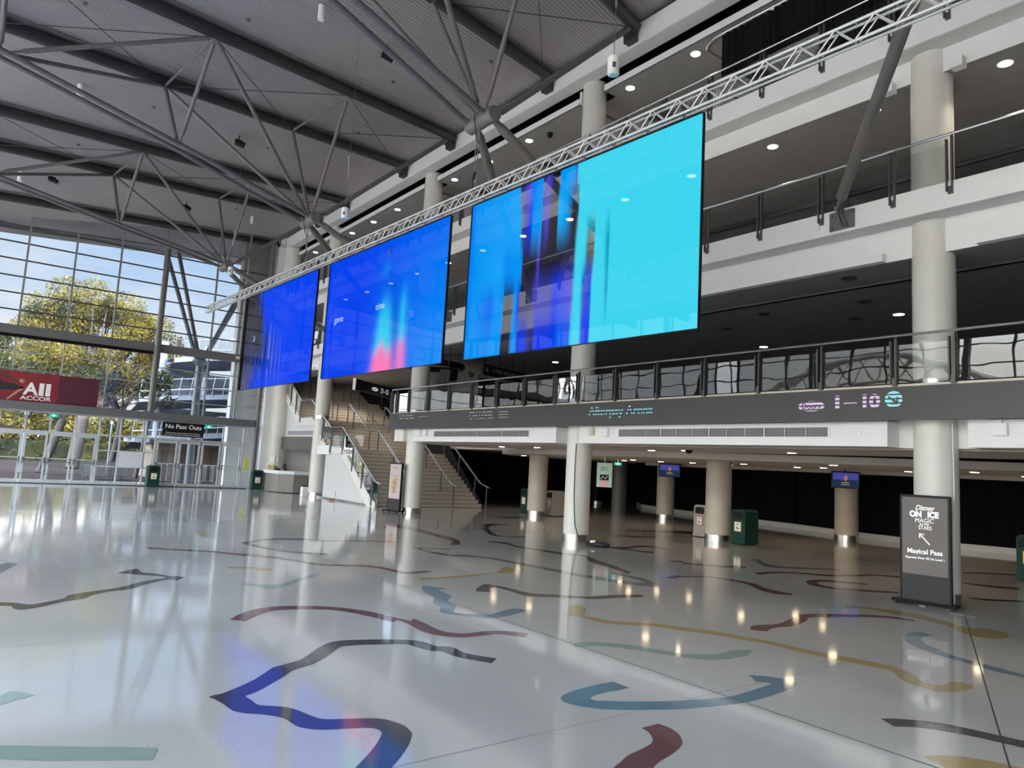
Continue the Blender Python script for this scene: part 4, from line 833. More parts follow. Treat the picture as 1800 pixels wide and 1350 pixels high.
def exit_sign(c, right, label, w=.26, hh=.11, dim=1.1):
    r = Vector(right).normalized(); n = r.cross(Vector((0, 0, 1))); c = Vector(c)
    t = thing('exit_sign', c, label, 'exit sign')
    MB().obox(c, r*w/2, n*.025, (0, 0, hh/2)).build('housing', emis('exit_green', (.02, .30, .22), dim), t)
    m_ = MB(); f = n*.027
    m_.obox(c+f, r*.022, n*.001, (0, 0, hh*.38)); 
    for s in (-1, 1): m_.prism([c+f+r*s*.10, c+f+r*s*.065+Vector((0, 0, .02)), c+f+r*s*.065-Vector((0, 0, .02))], n*.002); m_.obox(c+f+r*s*.055, r*.02, n*.001, (0, 0, .006))
    m_.build('running_figure', emis('exit_white', (.8, 1, .95), 1.2), t)
    MB().tube(c+Vector((0, 0, hh/2)), c+Vector((0, 0, hh/2+.12)), .01, 6).build('hanger', STEEL, t)
    return t
exit_sign((3.12, YG-.45, 3.05), RX, 'green exit sign hanging below the lower beam, left of the tree trunks', .36, .15)
exit_sign((9.78, YG-.45, 3.05), RX, 'green exit sign at the right end of the No Pass Outs sign', .36, .15)

# ================================================================== LEFT GLASS WALL (towards the plaza) AND REAR WALL
XW = -11.0
gw = thing('wall_glass_left', (XW, 0, 0), None, None, kind='structure')
for i, y in enumerate(np.arange(-10.5, 38.5, 1.86)):
    MB().box(XW-.05, XW+.05, y-.045, y+.045, 0, zr(XW)+.2).build('mullion', RAILD, gw)
    if i % 4 == 1: MB().tube((XW+.45, y, 0), (XW+.45, y, zr(XW)+.1), .15, 14).build('pole', RAILD, gw); MB().tube((XW+.45, y, 7.3), (XW+.45, y+3.7, 3.3), .07, 10).build('brace', RAILD, gw)
for z in (.03, 2.4, 3.3, 4.2, 5.1, 6.0, 6.9, 7.8, 8.7): MB().box(XW-.03, XW+.03, -11, 38.5, z-.03, z+.03).build('transom', RAILD, gw)
wn += 1; struct(MB().quad((XW, -11, 0), (XW, 38.5, 0), (XW, 38.5, zr(XW)+.25), (XW, -11, zr(XW)+.25)).build('window_%d' % wn, PANE))
struct(MB().box(-12, 34, -11.4, -11.2, 0, 17).build('wall_rear_hall', SOFF))
# channel letters over the plaza entrance, seen only mirrored in the balustrade
t = thing('facade_letters', (-11.6, 13, 3.6), 'large dark facade letters mirrored in the first level glass at the right edge', 'lettering')
text('at', 3.9, BLK, frame_mat((-11.5, 14.3, 4.95), (0, -1, 0), UZ), 'lettering', t, .15, bold=.13)
slab('trim_letter_rail', -11.7, -11.4, 2, 24, 3.45, 3.6, RAILD)

# ================================================================== STAIRS
XS0, XS1 = 13.42, 18.75
st = thing('staircase', (16, 26.7, 0), 'wide beige stone staircase with three flights rising behind the narrow totem', 'staircase')
def flight(y0, z0, n, rise, tread):
    m_ = MB(); m_.cur = 0; ns = MB()
    for i in range(n):
        y = y0+i*tread; z = z0+i*rise
        m_.box(XS0, XS1, y, y+tread*(1 if i < n-1 else .3)+.02, z-.3 if z > .5 else 0, z+rise)
        ns.box(XS0+.01, XS1-.01, y-.012, y+.0, z+rise-.045, z+rise-.032); ns.box(XS0+.01, XS1-.01, y-.006, y+.02, z-.0, z+.018)
    o = m_.build('flight', STONE, st); ns.build('step_nosing', NOSE, o); return y0+(n-1)*tread, z0+n*rise
y, z = flight(26.70, 0, 14, .1655, .252)          # to 2.317
def landing(y0, y1, z): MB().box(XS0+.002, XS1-.002, y0+.06, y1-.001, z-.29, z-.001).build('landing', STONE, st)
landing(y, 31.85, z); y, z = flight(31.85, z, 8, .168, .262)
landing(y, 35.35, z); y, z = flight(35.35, z, 8, .168, .30)
landing(y, 38.9, z); y, z = flight(38.9, z, 9, .168, .30); landing(y, 43, z)
# stringer on the hall side
def strg(x, m, nm, th=.03):
    P = [(26.45, 0), (26.45, .17), (26.9, .42), (29.95, 2.42), (31.9, 2.42), (33.75, 3.76), (35.4, 3.76), (37.5, 5.10), (38.9, 5.10), (38.9, 4.55), (37.75, 4.55), (37.6, 4.72), (35.45, 3.36), (33.8, 3.36), (31.9, 2.05), (30.15, 2.05), (27.2, 0)]
    MB().prism([(x, a, b) for a, b in P], (th, 0, 0)).build(nm, m, st)
strg(XS0-.05, mat('stringer_white', (.70, .68, .64), .5), 'stringer', .06)
for y0, z0, n_, rs, td in ((26.70, 0, 13, .1655, .252), (31.85, 2.317, 7, .168, .262), (35.35, 3.66, 7, .168, .30)):
    m_ = MB()
    for i in range(n_): y = y0+i*td; z = z0+(i+1)*rs; m_.box(XS0-.07, XS0+.02, y, y+td+.018, z-.10, z+.06)
    m_.build('step_upstand', MATS['stringer_white'], st)
# dark panel on the far side
MB().prism([(XS1+.02, 26.6, 0), (XS1+.02, 26.9, .35), (XS1+.02, 30.1, 2.95), (XS1+.02, 31.9, 2.95), (XS1+.02, 33.9, 4.3), (XS1+.02, 35.4, 4.3), (XS1+.02, 37.6, 5.7), (XS1+.02, 43, 8.4), (XS1+.02, 43, 0)], (.06, 0, 0)).build('side_panel', BLK, st)
def hrail(x, pts, posts, lab, glass=False, double=True):
    t = thing('stair_handrail', (x, pts[0][0], pts[0][1]-.9), lab, 'handrail')
    P = [Vector((x, a, b)) for a, b in pts]
    MB().path(P, .022, 8).build('rail', STEEL, t)
    if double: MB().path([p+Vector((.09, 0, -.03)) for p in P], .018, 8).build('rail', STEEL, t)
    def hz(y):
        for (a, b), (c, d) in zip(pts[:-1], pts[1:]):
            if a <= y <= c: return b+(d-b)*(y-a)/(c-a)
        return pts[-1][1]
    for y in posts:
        zt = hz(y); MB().box(x-.012, x+.012, y-.035, y+.035, zt-(1.15 if glass else .92), zt-.02).build('post', RAILD, t)
    if glass:
        for a, b in zip(posts[:-1], posts[1:]):
            MB().quad((x+.02, a+.05, hz(a)-.88), (x+.02, b-.05, hz(b)-.88), (x+.02, b-.05, hz(b)-.12), (x+.02, a+.05, hz(a)-.12)).build('glass_panel', GLASS, t)
    return t
XR = XS0-.08
hrail(XR, [(25.95, .93), (26.5, 1.02), (30.0, 3.24), (31.3, 3.24), (33.9, 4.62), (35.2, 4.62)], [26.15, 26.75, 27.75, 28.8, 29.9, 31.2, 32.3], 'glass balustrade on the hall side of the lower stair flights', True, False)
hrail(XR, [(35.2, 4.62), (37.5, 6.0), (38.4, 6.0)], [35.3, 36.0, 36.8, 37.6], 'glass balustrade on the hall side of the uppermost stair flight', True, False)
hrail(15.1, [(26.3, .95), (26.8, 1.05), (30.0, 3.2), (31.0, 3.2), (33.4, 4.56), (33.6, 4.56)], [26.5, 28.4, 30.0, 30.9, 32.8, 33.5], 'double steel handrail climbing the stairs just right of the narrow totem')
hrail(15.1, [(34.7, 4.56), (35.3, 4.7), (37.6, 6.0), (38.8, 6.0), (41, 7.2)], [34.8, 35.4, 36.6, 37.7, 38.7, 40], 'double steel handrail on the upper left flight of the stairs')
hrail(17.1, [(26.3, .95), (26.8, 1.05), (30.0, 3.2), (31.0, 3.2), (33.4, 4.56), (33.6, 4.56)], [26.5, 27.6, 29.0, 30.9, 32.8, 33.5], 'double steel handrail climbing the right part of the stairs beside the round column')
hrail(17.1, [(34.7, 4.56), (35.3, 4.7), (37.6, 6.0), (38.8, 6.0), (41, 7.2)], [34.8, 35.4, 36.6, 37.7, 38.7, 40], 'double steel handrail on the upper right flight of the stairs')
hrail(XS1-.08, [(26.1, .93), (26.8, 1.1), (30.0, 3.25), (31.0, 3.25), (33.4, 4.6), (35.3, 4.6), (37.6, 6.0), (41, 7.3)], [26.25, 27.2, 28.6, 30.0, 31.8, 33.5, 35.3, 37], 'double steel handrail along the black right side of the stairs')
# white wall below the stairs
wm = bpy.data.materials.new('white_wall_panels'); wm.use_nodes = True; t_ = wm.node_tree; b_ = t_.nodes['Principled BSDF']
br = t_.nodes.new('ShaderNodeTexBrick'); br.offset = 0; br.inputs['Scale'].default_value = 1; br.inputs['Brick Width'].default_value = 1.2; br.inputs['Row Height'].default_value = .72
br.inputs['Mortar Size'].default_value = .006; br.inputs['Color1'].default_value = (.60, .60, .58, 1); br.inputs['Color2'].default_value = (.585, .585, .575, 1); br.inputs['Mortar'].default_value = (.45, .45, .44, 1)
tcx = t_.nodes.new('ShaderNodeTexCoord'); sxx = t_.nodes.new('ShaderNodeSeparateXYZ'); cmx = t_.nodes.new('ShaderNodeCombineXYZ')
t_.links.new(tcx.outputs['Object'], sxx.inputs[0]); t_.links.new(sxx.outputs['Y'], cmx.inputs[0]); t_.links.new(sxx.outputs['Z'], cmx.inputs[1]); t_.links.new(cmx.outputs[0], br.inputs['Vector'])
t_.links.new(br.outputs['Color'], b_.inputs['Base Color']); b_.inputs['Roughness'].default_value = .35
struct(MB().prism([(XS0+.02, 27.15, 0), (XS0+.02, 30.2, 2.1), (XS0+.02, 31.9, 2.1), (XS0+.02, 31.9, 0)], (.05, 0, 0)).build('wall_below_stair', wm))
struct(MB().prism([(XS0+.02, 31.9, 2.1), (XS0+.02, 33.8, 3.4), (XS0+.02, 35.45, 3.4), (XS0+.02, 37.7, 4.8), (XS0+.02, 38.5, 4.8), (XS0+.02, 38.5, 2.15), (XS0+.02, 33.2, 2.15)], (.05, 0, 0)).build('wall_below_stair_upper', wm))
slab('baseboard_stair', XS0-.01, XS0+.01, 27.0, 33.0, 0, .07, STEEL)
slab('wall_recess_back', 15.2, 15.3, 31.9, 38.6, 0, 3, WHITE); slab('ceiling_recess', XS0+.1, 15.3, 31.9, 38.6, 2.2, 2.25, SOFF)
slab('wall_recess_side', XS0+.05, 15.3, 31.85, 31.9, 0, 2.2, WHITE); slab('wall_recess_end', 12.9, 15.3, 38.5, 38.6, 0, 5, WHITE)
slab('trim_dark_bulkhead', XS0-.12, XS0+.1, 33.3, 37.9, 2.14, 2.80, mat('bulkhead_brown', (.10, .09, .085), .35))
slab('trim_landing_stub', XS0-.06, XS0-.0, 37.5, 38.6, 4.25, 5.0, WHITE)
slab('trim_landing_corbel', XS0-.12, XS0+.1, 31.25, 32.6, 2.0, 2.42, WHITE)
dn += 1; t = thing('door_%d' % dn, (15.18, 36, 0), None, None, kind='structure'); MB().box(15.15, 15.2, 35.2, 36.6, 0, 2.1).build('leaf', mat('service_door', (.50, .50, .49), .5), t); MB().box(15.1, 15.15, 35.35, 35.39, .95, 1.1).build('handle', STEEL, t)
def wallbox(c, s, lab, m, nm='wall_panel', cat='panel'):
    o = MB().obox(c, (s[0]/2, 0, 0), (0, s[1]/2, 0), (0, 0, s[2]/2)).build(nm, m, origin=c); return tag(o, lab, cat)
wallbox((15.12, 36.9, 1.5), (.04, .22, .2), 'black control panel on the recess wall above the counter', BLK, 'control_panel', 'panel')
wallbox((15.12, 36.0, 1.55), (.03, .24, .34), 'grey notice sheet on the service door in the recess', mat('sheet_grey', (.36, .36, .35), .6), 'notice_sheet', 'notice')
t = thing('supply_grille', (XS0, 36, 2.93), 'white framed air grille in the wall above the dark bulkhead by the counter', 'air grille')
MB().box(XS0-.02, XS0+.02, 33.4, 37.0, 2.86, 3.16).build('frame', WHITE, t)
MB().box(XS0-.026, XS0-.018, 33.48, 36.92, 2.90, 3.12).build('grating', mat('grille_dark', (.25, .25, .26), .5), t)
m_ = MB()
for k in range(9): m_.box(XS0-.035, XS0-.02, 33.48+.43*k, 33.50+.43*k, 2.9, 3.12)
m_.build('divider', WHITE, t)
# corner column with notices
t = thing('corner_column', (13.2, 37.9, 0), 'wide white column at the corner between the glass end wall and the service counter', 'column')
MB().lathe((13.2, 37.9, 0), [(.44, 0), (.44, 13.0)], 48).build('shaft', COLM, t, smooth=True)
MB().box(12.42, 12.80, 38.0, 38.3, 0, 13).build('flat_panel', WHITE, t)
def onc(a, z, w, h, m, lab, nm, cat, th=.02):
    d = Vector((cos(a), sin(a), 0)); c = Vector((13.2, 37.9, z))+d*(.445+th); o = MB().obox(c, Vector((-d.y, d.x, 0))*w/2, d*th, (0, 0, h/2)).build(nm, m, origin=c); return tag(o, lab, cat)
onc(radians(232), 1.62, .26, .34, PAPER, 'white framed notice high on the corner column', 'framed_notice', 'notice')
onc(radians(232), 1.17, .32, .28, mat('box_mustard', (.45, .33, .10), .5), 'mustard yellow alarm box on the corner column', 'alarm_box', 'box', .05)
onc(radians(262), 1.6, .10, .2, PAPER, 'small white switch box on the corner column beside the framed notice', 'switch_box', 'box', .03)
o = MB().box(11.8, 12.02, YG-.12, YG-.08, .95, 1.62).build('yellow_notice', mat('notice_yellow', (.62, .60, .08), .5), origin=(11.9, YG-.1, .95)); tag(o, 'tall yellow notice behind the narrow glass beside the corner post', 'notice')
# ================================================================== TOTEMS
def oriented(t, ang):
    t.rotation_euler[2] = ang
def totem_big():
    t = thing('display_totem', (12.80, 5.56, 0), 'tall grey display totem advertising the ice show with an arrow to Magical Pass', 'totem')
    # local frame: x = width, -y = face
    w = .385
    MB().box(-w, w, -.02, .03, .06, 1.83).build('body', KGREY, None)
    return t
def lochild(o, t): o.parent = t; o.location = (0, 0, 0); return o
SCR = {}
def totem(loc, ang, w, h, label, z0s, z1s, scr, base=.28):
    t = thing('display_totem', loc, label, 'totem')
    t.rotation_euler[2] = ang
    P = lambda mb, nm, m: lochild(mb.build(nm, m), t)
    P(MB().box(-w, w, -.025, .035, .07, h), 'body', KGREY)
    P(MB().box(-w, -w+.02, -.034, .036, .07, h).box(w-.012, w+.012, -.034, .04, .07, h).box(-w, w, -.034, .036, h-.02, h+.01), 'edge_trim', BLK)
    t_scr = P(MB().box(-w+.035, w-.035, -.030, -.024, z0s, z1s), 'screen', scr); SCR[t.name] = t_scr
    P(MB().box(-w-.10, w+.10, -base*.55, base*.45, .045, .075).box(-w-.10, w+.10, -base*.55, -base*.55+.03, .03, .085), 'base_plate', BLK)
    m_ = MB()
    for sx_ in (-1, 1):
        for yy_ in (-base*.5, base*.4): m_.tube((sx_*(w+.04)-.015, yy_, .024), (sx_*(w+.04)+.015, yy_, .024), .024, 12)
    P(m_, 'castor', RUB)
    return t
def ltext(t, body, size, m, x, z, y=-.0335, **k):
    o = text(body, size, m, frame_mat((x, y, z), (1, 0, 0), (0, 0, 1)), 'lettering', None, .001, **k); o.parent = SCR[t.name]; return o
# right totem: screen corners give the heading of its face
KS = mat('totem_screen', (.11, .10, .095), .35, spec=.25, emit=.15, var=.06)
ang = math.atan2(-.80, .10)+0.0
T1 = totem((12.93, 5.51, 0), radians(-82), .375, 1.80, 'tall grey display totem advertising the ice show with an arrow to Magical Pass', .50, 1.765, KS)
TW = emis('totem_white', (.85, .85, .85), 1.0)
ltext(T1, 'Disney', .118, TW, .0, 1.595, shear=.35, bold=.002, sx=.85)
ltext(T1, 'ON', .13, TW, -.13, 1.487, bold=.007, sx=.88); ltext(T1, 'ICE', .13, TW, .13, 1.487, bold=.007, sx=.88)
ltext(T1, 'MAGIC', .102, TW, .0, 1.385, sx=.9); ltext(T1, 'IN THE', .04, TW, .0, 1.325, sx=1.1, bold=.001); ltext(T1, 'STARS', .09, TW, .01, 1.268, sx=.8)
ltext(T1, 'Magical Pass', .108, TW, .0, .875, bold=.002); ltext(T1, 'Opposite Door 50 On Level 1', .048, TW, .0, .77, bold=.0008)
m_ = MB(); a = Vector((.075, -.033, 1.00)); b = Vector((-.075, -.033, 1.17)); d = (b-a).normalized(); s = Vector((d.z, 0, -d.x))
m_.prism([a-s*.009, a+s*.009, b+s*.009, b-s*.009], (0, .002, 0)); m_.prism([b+d*.012, b-Vector((0, 0, .075))+d*.012, b-Vector((-.016, 0, .07))], (0, .002, 0)); m_.prism([b+d*.012, b+Vector((.075, 0, -.004)), b+Vector((.07, 0, -.02))], (0, .002, 0))
lochild(m_.build('arrow', TW), T1)
KS2 = mat('totem_screen_pale', (.34, .29, .28), .4, spec=.2, emit=.35, var=.06)
T2 = totem((12.90, 23.98, 0), radians(-82), .375, 1.80, 'narrow grey totem with a pale pink poster beside the round column at the stairs', .50, 1.765, KS2)
m_ = MB()
for x, z, w_, h_ in ((-.05, 1.1, .05, .34), (.06, 1.08, .05, .3), (.0, 1.0, .10, .25), (-.16, 1.1, .05, .22), (.17, 1.15, .05, .2)): m_.box(x-w_, x+w_, -.033, -.031, z-h_*.9-.08, z+h_*.9-.08)
lochild(m_.build('poster_figures', mat('poster_peach', (.36, .25, .17), .5, emit=.3, var=.25, scale=6)), T2)
for b_, z in (('TICKETS', 1.72), ('ON SALE', 1.42)): ltext(T2, b_, .07, mat('poster_lilac', (.30, .26, .34), .5), 0, z-.1)

# ================================================================== BINS
def bin_(loc, ang, m, lab, frame_c):
    t = thing('waste_bin', loc, lab, 'bin'); t.rotation_euler[2] = ang
    P = lambda mb, nm, mm: lochild(mb.build(nm, mm), t)
    w, d, h = .26, .29, 1.02
    # body with rounded hood: profile across the width, extruded in depth
    def prof(x, z0, z1, inset=0):
        pts = [(-x, z0), (-x, z1-.10)]
        for k in range(1, 7): a_ = pi-k*pi/12; pts.append((-x+.13+.13*cos(a_)*1, z1-.10+.10*sin(a_)))
        pts2 = [(-p[0], p[1]) for p in pts[::-1]]; return pts+pts2
    m_ = MB(); m_.prism([(x, -d, z) for x, z in prof(w, .10, h)], (0, 2*d, 0)); m_.box(-w-.012, w+.012, -d-.012, d+.012, .03, .11); m_.box(-w-.01, w+.01, -d-.01, d+.01, .28, .295)
    P(m_, 'body', m)
    P(MB().prism([(x, -d-.006, z) for x, z in [(-.19, .74), (.19, .74), (.19, .90), (.14, .95), (-.14, .95), (-.19, .90)]], (0, .02, 0)), 'opening', BLK)
    P(MB().box(-.205, .205, -d-.02, -d, .70, .74).box(-.225, -.19, -d-.02, -d, .70, .93).box(.19, .225, -d-.02, -d, .70, .93), 'hood_lip', m)
    sf = P(MB().box(-.125, .125, -d-.014, -d-.004, .38, .66), 'sign_frame', mat('frame_'+frame_c, dict(yellow=(.65, .48, .10), red=(.50, .08, .07))[frame_c], .5))
    lochild(MB().box(-.105, .105, -d-.018, -d-.012, .40, .64).build('notice', PAPER), sf)
    m_ = MB().box(-.05, -.01, -d-.020, -d-.018, .45, .52).box(.0, .05, -d-.020, -d-.018, .44, .49).box(-.07, .07, -d-.020, -d-.018, .57, .585).box(-.06, .06, -d-.020, -d-.018, .60, .61)
    lochild(m_.build('pictogram', RAILD), sf)
    m_ = MB()
    for i in range(4):
        for j in range(2): m_.tube((-.15+.1*i, -d-.003, .15+.06*j), (-.15+.1*i, -d-.010, .15+.06*j), .016, 8)
    P(m_, 'vent_boss', m)
    return t
bin_((19.40, 14.95, 0), radians(-95), TAUPE, 'taupe waste bin with a red framed notice left of the cream column', 'red')
bin_((18.75, 13.05, 0), radians(-95), GREEN, 'green waste bin with a yellow framed notice right of the cream column', 'yellow')
bin_((19.45, 5.95, 0), radians(-95), GREEN, 'green waste bin cut off by the right edge of the picture', 'yellow')
bin_((19.4, 24.1, 0), radians(-95), GREEN, 'small green waste bin far back, left of the cream column near the stairs', 'yellow')
bin_((19.6, 22.65, 0), radians(-95), TAUPE, 'taupe waste bin with a red framed notice right of the cream column near the stairs', 'red')
bin_((7.42, 38.05, 0), radians(0), GREEN, 'green waste bin standing against the glass wall between the doors', 'yellow')
bin_((12.15, 37.35, 0), radians(-8), GREEN, 'green waste bin beside the service counter at the corner column', 'yellow')

# ================================================================== SERVICE COUNTER
t = thing('service_counter', (13.2, 36.2, 0), 'angled grey service counter with a white top below the dark bulkhead', 'counter')
base = [(12.45, 37.2), (12.62, 35.55), (13.25, 35.15), (13.95, 35.15), (13.95, 37.2)]
MB().prism([(x, y, .03) for x, y in base], (0, 0, .89)).build('front', mat('counter_taupe', (.24, .215, .195), .4), t)
MB().prism([(x+dx, y+dy, .92) for (x, y), (dx, dy) in zip(base, ((-.06, 0), (-.06, -.04), (-.02, -.07), (.05, -.07), (.05, 0)))], (0, 0, .16)).build('top', WHITE, t)
o = MB().box(13.1, 13.3, 36.0, 36.3, 1.08, 1.11).box(13.17, 13.2, 36.1, 36.2, 1.1, 1.2).box(13.08, 13.11, 35.95, 36.35, 1.15, 1.42).build('monitor', BLK, origin=(13.2, 36.1, 1.08)); tag(o, 'small black monitor on the white counter top', 'monitor')
o = MB().box(12.85, 13.05, 36.6, 36.85, 1.08, 1.16).prism([(12.85, 36.6, 1.16), (12.85, 36.85, 1.16), (12.95, 36.85, 1.24), (12.95, 36.6, 1.24)], (.02, 0, 0)).build('card_terminal', BLK, origin=(12.95, 36.7, 1.08)); tag(o, 'low black card terminal at the left end of the counter top', 'terminal')
t = thing('office_chair', (14.25, 34.5, 0), 'black chair tucked behind the service counter', 'chair')
MB().box(14.0, 14.5, 34.25, 34.75, .42, .5).build('seat', BLK, t); MB().box(14.02, 14.08, 34.25, 34.75, .55, 1.05).build('backrest', BLK, t); MB().tube((14.25, 34.5, 0.02), (14.25, 34.5, .42), .04).box(14.0, 14.5, 34.47, 34.53, .02, .06).box(14.22, 14.28, 34.25, 34.75, .02, .06).build('leg', BLK, t)
o = MB().box(12.98, 13.3, 33.15, 33.45, 0, .42).build('white_carton', PAPER, origin=(13.1, 33.3, 0)); tag(o, 'small white carton on the floor left of the column by the stair wall', 'box')
o = MB().path([(13.15+.17*cos(a_), 33.3+.15*sin(a_), .45+.02*(a_ % 1)) for a_ in np.linspace(0, 12, 40)], .022, 6).build('cable_coil', RUB, origin=(13.15, 33.3, .42)); tag(o, 'dark coiled cable lying on the small white carton', 'cable')
# little dried plant sprig on the floor by the stair wall
t = thing('dried_sprig', (13.1, 30.2, 0), 'small pile of brown leaves on the floor by the white stair wall', 'debris')
m_ = MB()
for k in range(70):
    x, y = 13.1+random.gauss(0, .06), 30.0+random.gauss(0, .16); a_ = random.random()*6.28; s_ = .05; z = .01+random.random()*.05
    m_.prism([(x, y, z), (x+s_*cos(a_), y+s_*sin(a_), z+.03), (x+s_*1.3*cos(a_+.4), y+s_*1.3*sin(a_+.4), z+.01)], (0, 0, .004))
m_.build('leaf_litter', mat('brown_leaf', (.30, .16, .06), .8), t)
MB().path([(13.1, 29.85, .02), (13.15, 29.8, .2), (13.1, 29.72, .36), (13.08, 29.62, .42), (13.08, 29.6, .36)], .008, 5).build('stem', mat('brown_stem', (.10, .06, .05), .8), t)

# ================================================================== CABLE ON THE COLUMN
t = thing('power_cable', (13.2, 14.35, 0), 'black power cable running down the column and coiled on the floor', 'cable')
pts = [(13.17, 14.47, 2.62), (13.155, 14.47, 2.0), (13.16, 14.46, 1.2), (13.17, 14.42, .7), (13.15, 14.36, .45), (13.13, 14.22, .22), (13.10, 14.02, .10), (13.08, 13.85, .05)]
MB().path(pts, .014, 8).build('drop', RUB, t)
m_ = MB(); m_.path([(13.2+(.22+.05*sin(a_*.37))*cos(a_)*.9, 13.55+(.34+.06*cos(a_*.53))*sin(a_), .02+.008*(a_/3)) for a_ in np.linspace(0, 26, 150)], .016, 6)
m_.path([(13.2, 13.3, .03), (13.3, 12.9, .02), (13.55, 12.6, .02), (13.5, 12.3, .02), (13.7, 12.1, .02)], .016, 6); m_.build('coil', RUB, t)
MB().tube((13.12, 13.72, .10), (13.16, 13.58, .13), .03, 8).build('plug', PAPER, t)
o = MB().path([(13.32, 5.22, 3.05), (13.30, 5.20, 2.0), (13.31, 5.215, 1.2), (13.27, 5.21, .6), (13.3, 5.22, .02)], .009, 6).build('white_cable', PAPER, origin=(13.3, 5.2, 0)); tag(o, 'thin white cable running down the column beside the tall ice show totem', 'cable')
o = MB().path([(12.55+.05*sin(k*2.1), 5.0-.04*k, .012+.01*(k % 2)) for k in range(10)], .005, 5).build('loose_cable', mat('cable_grey', (.30, .30, .30), .5), origin=(12.55, 5.0, 0)); tag(o, 'loose pale cable on the floor under the tall ice show totem', 'cable')

# ================================================================== SERVICE BOX FITTINGS
def grille(y0, y1, groups, lab):
    t = thing('supply_grille', (13.1, (y0+y1)/2, 2.9), lab, 'air grille')
    MB().box(13.085, 13.12, y0, y1, 2.775, 3.015).build('frame', WHITE, t)
    n_ = groups*3; w_ = (y1-y0-.06)/n_
    for k in range(n_):
        a_ = y0+.03+w_*k+(.02 if k % 3 == 0 else .008); b_ = y0+.03+w_*(k+1)-.008
        m_ = MB().box(13.080, 13.088, a_, b_, 2.805, 2.985); m_.cur = 1
        for i in range(int((b_-a_)/.035)): m_.box(13.074, 13.081, a_+.035*i, a_+.035*i+.008, 2.805, 2.985)
        for i in range(5): m_.box(13.072, 13.081, a_, b_, 2.83+.035*i, 2.837+.035*i)
        m_.build('grating', [mat('grating_dark', (.05, .05, .055), .5), mat('grating_bar', (.35, .35, .36), .5)], t)
    return t
grille(7.26, 12.85, 4, 'long air grille beneath the digital fascia, right of the cabled column')
grille(16.4, 21.8, 4, 'long air grille beneath the digital fascia, left of the cabled column')
def box2(y, z, w_, h_, lab, m=WHITE, nm='isolator_box'):
    t = thing(nm, (13.1, y, z), lab, 'box'); MB().box(13.03, 13.1, y-w_/2, y+w_/2, z-h_/2, z+h_/2).build('case', m, t)
    MB().box(13.022, 13.03, y-w_/2+.015, y+w_/2-.03, z-h_/2+.015, z+h_/2-.04).build('lid', WHITE if m is WHITE else m, t); MB().box(13.05, 13.07, y-.02, y+.02, z+h_/2, z+h_/2+.05).build('latch', WHITE, t)
box2(13.78, 2.93, .16, .19, 'cream switch box on the white box just right of the cabled column', mat('cream_plastic', (.62, .54, .40), .5))
box2(13.28, 2.91, .22, .21, 'white square box between the cream switch box and the long air grille')
box2(22.75, 2.92, .20, .2, 'white box on the white service box nearest the stairs'); box2(22.3, 2.92, .18, .2, 'white box just left of the far air grille')
box2(4.42, 2.92, .20, .20, 'white square box right of the ice show totem column'); box2(3.85, 2.92, .20, .20, 'white square box cut by the right edge, beneath the digital fascia')
o = MB().box(13.08, 13.1, 6.66, 6.78, 2.84, 2.90).build('socket_plate', PAPER, origin=(13.1, 6.72, 2.87)); tag(o, 'small white double socket plate on the white service box', 'socket')
o = MB().box(XF-.05, XF-.02, 7.35, 7.43, 6.82, 6.89).build('sensor_box', PAPER, origin=(XF, 7.4, 6.82)); tag(o, 'tiny cream sensor on the white fascia left of the strut bracket', 'sensor')

# digital lettering on the charcoal fascia, drawn as broken scan lines
def ledmat(nm, c, period=.062, duty=.5, s=.9):
    m = bpy.data.materials.new(nm); m.use_nodes = True; t = m.node_tree; t.nodes.clear(); n = t.nodes.new
    tc = n('ShaderNodeTexCoord'); sp = n('ShaderNodeSeparateXYZ'); t.links.new(tc.outputs['Object'], sp.inputs[0])
    a_ = n('ShaderNodeMath'); a_.operation = 'PINGPONG'; a_.inputs[1].default_value = period/2; t.links.new(sp.outputs['Z'], a_.inputs[0])
    g_ = n('ShaderNodeMath'); g_.operation = 'GREATER_THAN'; g_.inputs[1].default_value = period/2*(1-duty); t.links.new(a_.outputs[0], g_.inputs[0])
    e_ = n('ShaderNodeEmission'); e_.inputs[0].default_value = c+(1,); e_.inputs[1].default_value = s; tr = n('ShaderNodeBsdfTransparent')
    mx = n('ShaderNodeMixShader'); t.links.new(g_.outputs[0], mx.inputs[0]); t.links.new(tr.outputs[0], mx.inputs[1]); t.links.new(e_.outputs[0], mx.inputs[2])
    o = n('ShaderNodeOutputMaterial'); t.links.new(mx.outputs[0], o.inputs[0]); return m
LP_ = ledmat('led_lilac', (.62, .45, .70), .075, .62); LT = ledmat('led_teal', (.28, .62, .68), .075, .66); LT2 = ledmat('led_teal_thin', (.22, .50, .58), .085, .4); LW = ledmat('led_grey', (.42, .42, .44), .10, .22)
DS = thing('digital_lettering', (XF, 7, 3.4), 'lilac and teal LED lettering Doors 1 to 10 glowing on the charcoal fascia', 'led sign')
DX = (0, -1, 0)
MB().prism([(XF-.006, 7.51+.27*cos(a_), 3.37+.10*sin(a_)) for a_ in np.linspace(0, 2*pi, 25)], (.002, 0, 0)).build('pill', LP_, DS)
text('Doors', .15, BAND, frame_mat((XF-.010, 7.51, 3.37), DX, UZ), 'lettering', DS, .001, bold=.003)
text('1', .33, LP_, frame_mat((XF-.006, 6.99, 3.41), DX, UZ), 'lettering', DS, .001, bold=.014, sx=1.3)
text('10', .33, LP_, frame_mat((XF-.006, 6.39, 3.41), DX, UZ), 'lettering', DS, .001, bold=.014, sx=1.1)
MB().box(XF-.007, XF-.004, 6.62, 6.87, 3.395, 3.41).build('dash', emis('led_dash', (.62, .45, .70), .9), DS)
